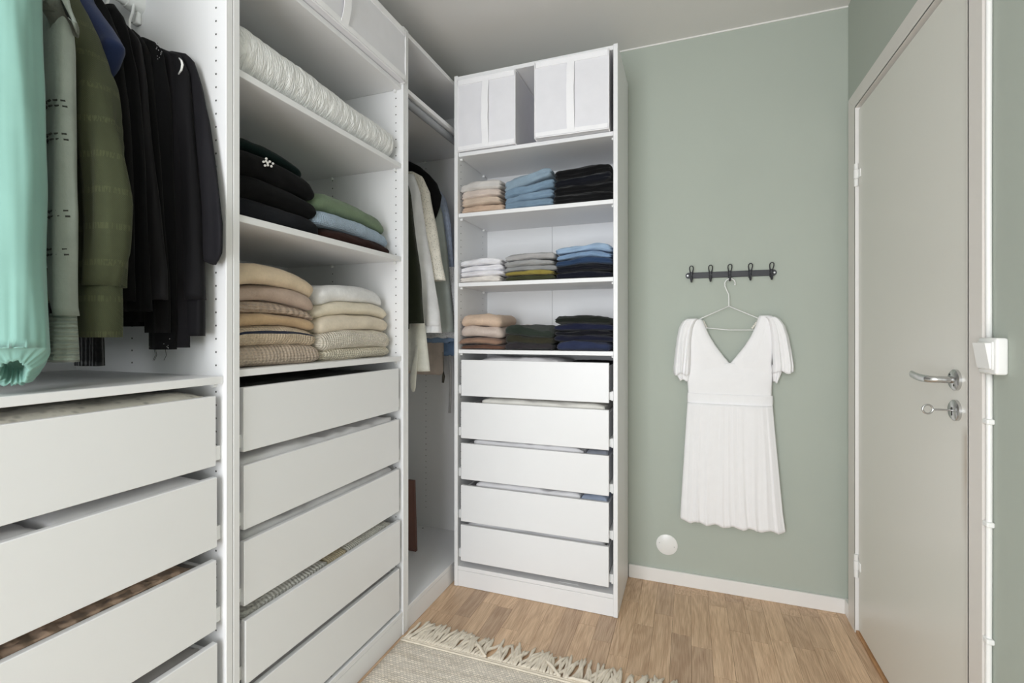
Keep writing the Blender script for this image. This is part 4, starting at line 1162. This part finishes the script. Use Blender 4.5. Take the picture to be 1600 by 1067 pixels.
drape('skirt', 'dusty peach skirt hanging lowest at the back of the corner wardrobe', 'skirt', 2.260, -1.52, -1.215, 1.50, 0.955, 0.03, fabric('dusty_peach', srgb(224, 208, 196), 'weave'), 3.3, 0.004)
drape('skirt', 'light blue dress hem at the edge of the back wall wardrobe', 'dress', 2.285, -1.52, -1.165, 1.50, 1.055, 0.03, fabric('hem_blue', srgb(130, 158, 196), 'weave'), 4.4, 0.004)
# sash and belts
def ribbon(name, label, pts, w_, mat, cat):
    m = MB(); m.tube(pts, w_, 10, flat=(1.0, 0.35)); o = m.build(name, mat, None, None, True); tag(o, label, cat); return o
ribbon('sash', 'white looped sash end hanging below the white crinkled dress', [on_y(652, 540, 1.80), on_y(650, 556, 1.80), on_y(647, 575, 1.80), on_y(645, 592, 1.80), on_y(645, 606, 1.80), on_y(646, 612, 1.80)], [0.006, 0.010, 0.014, 0.017, 0.014, 0.005], fabric('white_crinkle', (1, 1, 1)), 'sash')
ribbon('belt', 'thin grey fabric belt hanging lowest beside the back wall wardrobe', [on_y(703, 555, 2.24), on_y(704, 590, 2.24), on_y(703.5, 625, 2.24), on_y(702.5, 645, 2.24)], 0.008, fabric('belt_grey', srgb(176, 174, 172), 'weave'), 'belt')
ribbon('cord', 'dark tasselled cord hanging below the peach skirt', [on_y(692, 550, 2.23), on_y(693, 580, 2.23), on_y(693, 588, 2.23), on_y(692, 598, 2.23)], [0.0015, 0.002, 0.009, 0.007], fabric('cord_dark', srgb(88, 84, 76), 'lace', 1.0), 'cord')

# brown board leaning inside the corner wardrobe
p0 = 0.0955
o = prism('leaning_board', [(2.06, p0), (2.075, p0), (2.055, 0.45), (2.040, 0.45)], -1.58, -1.262, plain('brown_board', srgb(118, 84, 74), 0.6, var=0.06), None)
tag(o, 'brown board leaning inside the corner wardrobe', 'board')

# ------------------------------------------------------------------ coat rack on the back wall
rk = empty('coat_rack', (0.172, YB, 1.40))
tag(rk, 'black iron coat rack with five double hooks on the green wall', 'coat rack')
RZ = 1.437
rail = MB().box(-0.002, 0.346, YB - 0.006, YB, RZ - 0.0135, RZ + 0.0135, 0.0015)
for s, x in ((-1, -0.002), (1, 0.346)):
    rail.cyl((x, YB, RZ), (0, -1, 0), 0.0135, 0.0055, 24)
rail_o = rail.build('rail', M_BLACKIRON, rk)
for x in (-0.006, 0.350): MB().disc((x, YB - 0.0063, RZ), (0, -1, 0), 0.004, 10).build('screw', M_RUNNER, rail_o)
HX = [0.010, 0.091, 0.171, 0.2535, 0.337]
hook_mb = MB()
hook_mb.box(-0.0065, 0.0065, -0.010, -0.006, -0.020, 0.016, 0.001)
# upper wire loop, pushed forward
lp = [(-0.004, -0.010, 0.004), (-0.006, -0.016, 0.018), (-0.008, -0.024, 0.028), (-0.0075, -0.030, 0.036), (-0.003, -0.034, 0.0405), (0.003, -0.034, 0.0405), (0.0075, -0.030, 0.036), (0.008, -0.024, 0.028), (0.006, -0.016, 0.018), (0.004, -0.010, 0.004)]
hook_mb.tube(lp, 0.0024, 8)
# lower hook
hook_mb.tube([(0, -0.009, 0.000), (0, -0.012, -0.014), (0, -0.016, -0.024), (0, -0.023, -0.029), (0, -0.031, -0.026), (0, -0.035, -0.017), (0, -0.036, -0.010)], [0.005, 0.005, 0.0048, 0.0046, 0.0044, 0.0042, 0.0048], 10)
hme = bpy.data.meshes.new('hook_mesh'); hme.from_pydata(hook_mb.v, [], hook_mb.f); hme.materials.append(M_BLACKIRON)
for x in HX: put('hook', hme, (x, YB, RZ), rk)

# wire hanger
HY = YB - 0.028
m = MB()
hb = RZ - 0.028
ctr = (0.171, HY, RZ - 0.033)
hook = [(0.171 + 0.021 * math.cos(a), HY, hb - 0.0155 + 0.021 * math.sin(a)) for a in [-0.25 + (PI + 0.55) * k / 14 for k in range(15)]]
hook += [(0.150, HY, 1.383), (0.158, HY, 1.362), (0.1655, HY, 1.345), (0.1665, HY, 1.325), (0.1665, HY, 1.291)]
m.tube(hook, 0.0021, 10)
m.cyl((hook[0][0], HY, hook[0][2] - 0.003), (0, 0, 1), 0.0033, 0.005, 10)
tri = [(0.1665, HY, 1.292), (0.060, HY, 1.243), (0.012, HY, 1.219), (0.006, HY, 1.210), (0.010, HY, 1.204), (0.030, HY, 1.200), (0.1665, HY, 1.186), (0.310, HY, 1.186), (0.326, HY, 1.196), (0.330, HY, 1.206), (0.324, HY, 1.216), (0.275, HY, 1.241), (0.1665, HY, 1.292)]
wh = sharp(m.build('wire_hanger', M_HANGER, None, (0.1665, HY, 1.186)), 60)
MB().tube(tri, 0.0021, 10).build('triangle', M_HANGER, wh, None, True)
tag(wh, 'white wire hanger holding the white dress on the coat rack', 'hanger')

# ------------------------------------------------------------------ white dress
DYP = YB - 0.030
def dxz(u, v):
    p = on_y(u, v, DYP); return p[0], p[2]
M_DRESS = fabric('dress_crepe', srgb(243, 242, 243), 'crinkle', 1.6, 0.12, var=0.01, sheen=0.05)
dr = empty('dress', (0.17, DYP, dxz(1145, 826)[1]))
tag(dr, 'short white V-neck dress with flutter sleeves hanging on the green wall', 'dress')
def slab(rows, name, th, amp, freq, parent, mat=M_DRESS, n=120, steps=30, seed=0.0, hem=0.0, grow=True, smooth_k=0.0, y_off=0.0, puck=0.0, tap=(0, 0)):
    """rows: (v, u_left, u_right) read on the wall plane"""
    tab = []
    for v, ul, ur in rows:
        xl, zl = dxz(ul, v); xr, zr = dxz(ur, v)
        tab.append((-(zl + zr) / 2, xl, xr))
    tab.sort()
    z_a, z_b = tab[0][0], tab[-1][0]
    rings = []
    for i in range(steps + 1):
        k = i / steps
        t = z_a + (z_b - z_a) * k
        xl, xr = lerp_table(tab, t)
        g = k if grow else 1.0
        tk = 1.0
        if tap[0]: tk *= min(1.0, 0.45 + 0.55 * k / tap[0])
        if tap[1]: tk *= min(1.0, 0.30 + 0.70 * (1 - k) / tap[1])
        am = amp * (0.15 + 0.85 * g)
        xm, a = (xl + xr) / 2, (xr - xl) / 2
        r = []
        for q in range(n):
            an = 2 * PI * q / n
            c, s_ = math.cos(an), math.sin(an)
            sgn = math.copysign(1, s_)
            xx = c * (0.55 + 0.45 * abs(c)) if False else c
            sx = (math.asin(c) / (PI / 2)) if n > 60 else c          # spread points evenly across the width
            x = xm + a * sx
            prof = (1 - abs(sx) ** 4) ** 0.5 if abs(sx) < 1 else 0
            w_ = freq * sx + 5.0 * fnoise(sx * 2.2 + seed, k * 0.5, seed)
            rip = am * (math.sin(w_) + 0.35 * math.sin(2.3 * w_ + 1.0)) * (0.75 + 0.8 * fnoise(sx * 4, k * 0.8, seed + 9))
            pk = puck * fnoise(sx * 30, k * 14, seed) 
            y = DYP + y_off - (th * tk / 2) * prof * s_ / max(abs(s_), 1e-6) * (1 if True else 0) * (0.35 + 0.65 * prof) + rip * (0.25 + 0.75 * prof) + pk
            y = min(y, YB - 0.003)
            z = -t
            if k > 0.9: z += hem * (k - 0.9) / 0.1 * math.sin(freq * 0.55 * sx + 1.3 + seed) 
            r.append((x, y, z))
        rings.append(r)
    vs, fs = loft(rings)
    return mk(name, vs, fs, mat, parent)
# bodice: lower full part, then both sides of the V neck
slab([(567, 1078, 1206), (575, 1075.5, 1207), (590, 1073, 1207), (618, 1075, 1206)], 'bodice', 0.036, 0.0004, 9, dr, steps=18, seed=2.0, grow=False, tap=(0.5, 0))
slab([(499, 1071, 1097), (501, 1070, 1098.5), (510, 1070, 1102), (525, 1071, 1109), (540, 1074, 1118.5), (556, 1077, 1131), (568, 1078, 1141), (580, 1076, 1148), (600, 1076, 1150)], 'bodice', 0.032, 0.0004, 8, dr, n=64, steps=26, seed=3.0, grow=False, tap=(0, 0.45))
slab([(493, 1186, 1206), (496, 1184.5, 1208), (510, 1180, 1209), (525, 1173, 1209), (540, 1163.5, 1208), (556, 1151, 1207), (568, 1141, 1206), (580, 1133, 1206), (600, 1131, 1206)], 'bodice', 0.032, 0.0004, 8, dr, n=64, steps=26, seed=4.0, grow=False, tap=(0, 0.45))
# lace edging inside the neckline
lc = MB()
for (ua, va, ub, vb) in ((1099, 502, 1104, 512), (1176, 512, 1186, 499)):
    for k in range(6):
        u = ua + (ub - ua) * k / 5; v = va + (vb - va) * k / 5
        x, z = dxz(u, v); lc.cyl((x, DYP + 0.006, z), (0, -1, 0), 0.0045, 0.003, 8)
lc.build('lace_edging', fabric('dress_lace', srgb(225, 220, 210), 'lace'), dr)
wb = slab([(615.5, 1074, 1208), (622, 1073.5, 1208.5), (632, 1073.5, 1208)], 'waistband', 0.040, 0.0010, 14, dr, steps=8, seed=5.0, grow=False)
slab([(631, 1074, 1207.5), (660, 1072, 1210), (700, 1069.5, 1214), (750, 1066.5, 1219), (790, 1064, 1223), (821, 1062.5, 1227.5)], 'skirt', 0.050, 0.0042, 34, dr, n=300, steps=44, seed=6.0, hem=0.005, y_off=-0.004)
# flutter sleeves
slab([(498, 1072, 1092), (502, 1066, 1088), (512, 1060.5, 1084), (530, 1057, 1081), (555, 1054, 1080), (575, 1052, 1079), (584, 1052.5, 1078)], 'sleeve', 0.060, 0.0065, 9, dr, n=90, steps=24, seed=7.0, hem=0.006, y_off=-0.006)
slab([(570, 1057, 1079), (585, 1056, 1079), (594, 1062, 1077)], 'sleeve_underlayer', 0.035, 0.004, 8, dr, n=80, steps=10, seed=7.7, hem=0.004, y_off=0.002)
slab([(495, 1194, 1212), (499, 1198, 1219), (508, 1201, 1226), (525, 1204, 1232), (550, 1206, 1237), (570, 1207, 1240), (581, 1206, 1240)], 'sleeve', 0.062, 0.0065, 8, dr, n=90, steps=24, seed=8.0, hem=0.006, y_off=-0.006)
slab([(570, 1206, 1226), (586, 1207, 1220), (597, 1208, 1215)], 'sleeve_underlayer', 0.035, 0.004, 7, dr, n=80, steps=10, seed=8.8, hem=0.004, y_off=0.002)

# ------------------------------------------------------------------ rug
M_RUG = woven('rug_weave', (0.98, 0.895, 0.78))
RGX0, RGX1, RGY0, RGY1 = -1.028, 0.16, -0.45, 1.592
V, F = lattice(40, 60, 2)
vs = []
for (px, py, pz) in V:
    x = (RGX0 + RGX1) / 2 + px * (RGX1 - RGX0) / 2; y = (RGY0 + RGY1) / 2 + py * (RGY1 - RGY0) / 2
    if abs(py) > 0.99: y += 0.003 * fnoise(x * 12, 0, 1)
    z = 0.0005 if pz < 0 else (0.009 if pz > 0 else 0.0048)
    if pz > 0 and (abs(px) > 0.999 or abs(py) > 0.999): z = 0.0072
    vs.append((x, y, z))
rug = mk('rug', vs, F, M_RUG, None, origin=((RGX0 + RGX1) / 2, (RGY0 + RGY1) / 2, 0))
tag(rug, 'cream hand-woven wool rug with a thick fringe beside the drawers', 'rug')
M_WOOL = fabric('fringe_wool', srgb(242, 231, 213), 'fuzzy', 1.0, 0.5, sheen=0.1)
# woven end band next to the fringe
eb = MB()
for r_ in range(2):
    eb.tube([(RGX0 + (RGX1 - RGX0) * k / 60, RGY1 - 0.012 - r_ * 0.009 + 0.002 * fnoise(k * 0.7, r_, 0), 0.0082) for k in range(61)], 0.0042, 8)
eb.build('end_band', M_WOOL, rug, None, True)
tas = []
rt = random.Random(21)
for kind in range(9):
    m = MB()
    lean = rt.uniform(-0.1, 0.42); curl = rt.uniform(-0.35, 0.35); ln = rt.uniform(0.100, 0.135)
    if kind >= 7: lean = rt.choice((-1.0, 1.1)); curl = rt.uniform(0.3, 0.8); ln = 0.11
    pts = []; x = y = 0.0; a = lean
    for k in range(8):
        pts.append((x, y - 0.010, 0.0075 + (0.007 if kind >= 7 else 0.003) * math.sin(PI * k / 7) - 0.0006 * k + 0.002 * math.sin(k * 1.7 + kind)))
        a += curl / 8 + 0.055 * math.sin(k * 1.3 + kind)
        x += math.sin(a) * ln / 7; y += math.cos(a) * ln / 7
    m.tube(pts, [0.0042, 0.0050, 0.0054, 0.0056, 0.0056, 0.0056, 0.0054, 0.0030], 8)
    me = bpy.data.meshes.new('tassel_mesh'); me.from_pydata(m.v, [], m.f); me.materials.append(M_WOOL)
    me.polygons.foreach_set('use_smooth', [True] * len(me.polygons))
    tas.append(me)
NT = 160
for i in range(NT):
    x = RGX0 + 0.006 + (RGX1 - RGX0 - 0.012) * (i + rt.uniform(-0.3, 0.3)) / (NT - 1)
    kind = rt.randrange(7) if rt.random() > 0.06 else rt.choice((7, 8))
    put('tassel', tas[kind], (x, RGY1, rt.uniform(0, 0.003) + (0.004 if kind > 6 else 0)), rug, rot=(0, 0, rt.uniform(-0.2, 0.2)), scale=(1, rt.uniform(0.85, 1.05), 1))

# ------------------------------------------------------------------ what lies in the drawers
def contents(name, label, cat, U, a0, a1, d0, d1, ztop, h, mat, seed, amp=0.010, fr=9.0, group='linen lying in the drawers'):
    V, F = lattice(46, 30, 2)
    vs = []
    for (px, py, pz) in V:
        a = (a0 + a1) / 2 + px * (a1 - a0) / 2; d = (d0 + d1) / 2 + py * (d1 - d0) / 2
        z = ztop - h
        if pz > -1:
            f = fnoise(a * fr + seed, d * fr * 0.8, seed)
            g = 1 - abs(fnoise(a * fr * 1.4, d * fr * 2.6 + seed, seed * 2 + 3)) * 2
            top = ztop + amp * 0.6 * f + amp * 0.5 * g - amp * 0.5
            e = max(abs(px), abs(py)) ** 10
            top -= 0.012 * e
            z = ztop - h + (top - ztop + h) * (pz + 1) / 2
        vs.append(U.pt(a, d, z))
    if U.row == 'left': F = [tuple(reversed(f)) for f in F]
    o = mk(name, vs, F, mat); tag(o, label, cat, group); return o
W_LIN = fabric('white_linen', srgb(236, 234, 236), 'crinkle', 0.5, 0.2, var=0.03)
def dz(U, k): return DT_[{U1: 0, U2: 1, U4: 2}[U]][k]
def fill(U, k, label, mat, seed, over=0.0, a=(0.055, 0.0), amp=0.012, cat='linen', name='folded_linen', d=(0.028, None), h=0.085):
    a1 = U.W - 0.055 if not a[1] else a[1]
    contents(name, label, cat, U, a[0], a1, d[0], d[1] or U.D - 0.055, dz(U, k) + over + (0.010 if U is U4 and k > 0 else 0.0), h, mat, seed, amp)
fill(U1, 0, 'pale grey lace tablecloth in the top drawer under the shirts', fabric('lace_linen', srgb(206, 202, 192), 'lace', 0.35, 0.7), 3.0, 0.014, cat='tablecloth', name='tablecloth')
fill(U1, 1, 'white quilted bedding bag in the second drawer under the shirts', W_LIN, 4.0, 0.008, a=(0.66, 0.940), amp=0.006)
fill(U1, 1, 'white folded towel beside the bedding bag in the second drawer under the shirts', W_LIN, 4.6, 0.004, a=(0.06, 0.645), amp=0.008)
fill(U1, 2, 'brown cable-knit blanket in the third drawer under the shirts', fabric('brown_cable', srgb(178, 152, 132), 'cable', 0.9, 1.0, axis='Y', dark=0.35), 5.0, 0.014, a=(0.055, 0.915), cat='blanket', name='blanket', amp=0.016)
fill(U1, 3, 'grey satin sheet in the fourth drawer under the shirts', fabric('grey_satin', srgb(170, 166, 164), 'satin', 1, 0.2), 6.0, 0.000, cat='sheet', name='folded_sheet')
fill(U2, 0, 'dark fabric lying in the top drawer under the sweaters', fabric('dark_linen', srgb(52, 48, 46), 'weave'), 7.0, -0.004, cat='cloth', name='folded_cloth')
fill(U2, 1, 'white cotton laundry in the second drawer under the sweaters', W_LIN, 8.0, 0.020, a=(0.045, 0.70))
fill(U2, 2, 'crumpled pale grey laundry in the third drawer under the sweaters', fabric('pale_grey_linen', srgb(222, 220, 222), 'crinkle', 0.5, 0.3), 9.0, 0.020)
fill(U2, 3, 'white waffle-knit throw in the fourth drawer under the sweaters', fabric('waffle_white', srgb(226, 223, 216), 'knit', 1.2, 0.9, axis='Y'), 10.0, 0.013, a=(0.055, 0.355), amp=0.006, cat='throw', name='throw_blanket')
fill(U2, 3, 'small beige knit piece between the white knits in the fourth drawer', fabric('beige_bit', srgb(206, 192, 164), 'rib', 1.5, 0.6, axis='Y'), 10.5, 0.012, a=(0.36, 0.445), amp=0.004, cat='knitwear', name='folded_knitwear')
fill(U2, 3, 'white ribbed knit at the far side of the fourth drawer', fabric('ribbed_white', srgb(222, 219, 210), 'rib', 1.4, 0.8, axis='Y'), 11.0, 0.012, a=(0.45, 0.695), amp=0.006, cat='knitwear', name='folded_knitwear')
fill(U2, 4, 'grey sheet in the bottom drawer under the sweaters', fabric('pale_grey_linen', (1, 1, 1)), 12.0, -0.004, cat='sheet', name='folded_sheet')
fill(U4, 0, 'white cotton top in the uppermost drawer at the green wall', W_LIN, 13.0, 0.010, a=(0.10, 0.50), cat='top', name='folded_blouse')
fill(U4, 0, 'black cloth in the uppermost drawer at the green wall', fabric('black_cloth_0', srgb(30, 29, 31)), 13.5, 0.000, a=(0.505, 0.70), cat='cloth', name='folded_cloth')
fill(U4, 1, 'white crumpled cloth in the second drawer at the green wall', fabric('warm_white_linen', srgb(234, 231, 224), 'crinkle', 0.5, 0.3), 14.0, 0.010, a=(0.13, 0.69))
fill(U4, 2, 'white and pale blue cloth in the third drawer at the green wall', W_LIN, 15.0, 0.010, a=(0.09, 0.60))
fill(U4, 2, 'pale blue cloth at the far end of the third drawer at the green wall', fabric('pale_blue_linen', srgb(206, 212, 226), 'crinkle', 0.5, 0.2), 15.5, -0.004, a=(0.605, 0.70), cat='cloth', name='folded_cloth')
fill(U4, 3, 'white crumpled cloth in the fourth drawer at the green wall', W_LIN, 16.0, 0.008, a=(0.10, 0.585))
fill(U4, 3, 'blue-grey cloth at the far end of the fourth drawer at the green wall', fabric('blue_grey_linen', srgb(178, 190, 212), 'crinkle', 0.5, 0.2), 16.5, -0.002, a=(0.59, 0.70), cat='cloth', name='folded_cloth')
fill(U4, 4, 'white crumpled cloth in the bottom drawer at the green wall', W_LIN, 17.0, 0.000, a=(0.06, 0.69))

# small things on the wardrobe floors
slip = MB().box(-0.530, -0.445, RY + 0.024, RY + 0.052, 0.0945, 0.0953).build('paper_slip', plain('paper', (0.86, 0.86, 0.86), 0.8))
tag(slip, 'small white paper slip on the wardrobe floor under the lowest drawer', 'paper')
for U, spots in ((U2, ((0.10, 0.02), (0.36, 0.02), (0.70, 0.03))), (U3, ((0.03, 0.03), (0.70, 0.34)))):
    for a, d in spots:
        MB().disc(U.pt(a, d, 0.0946), (0, 0, 1), 0.005, 12).build('screw_hole', M_HOLE, U.root)
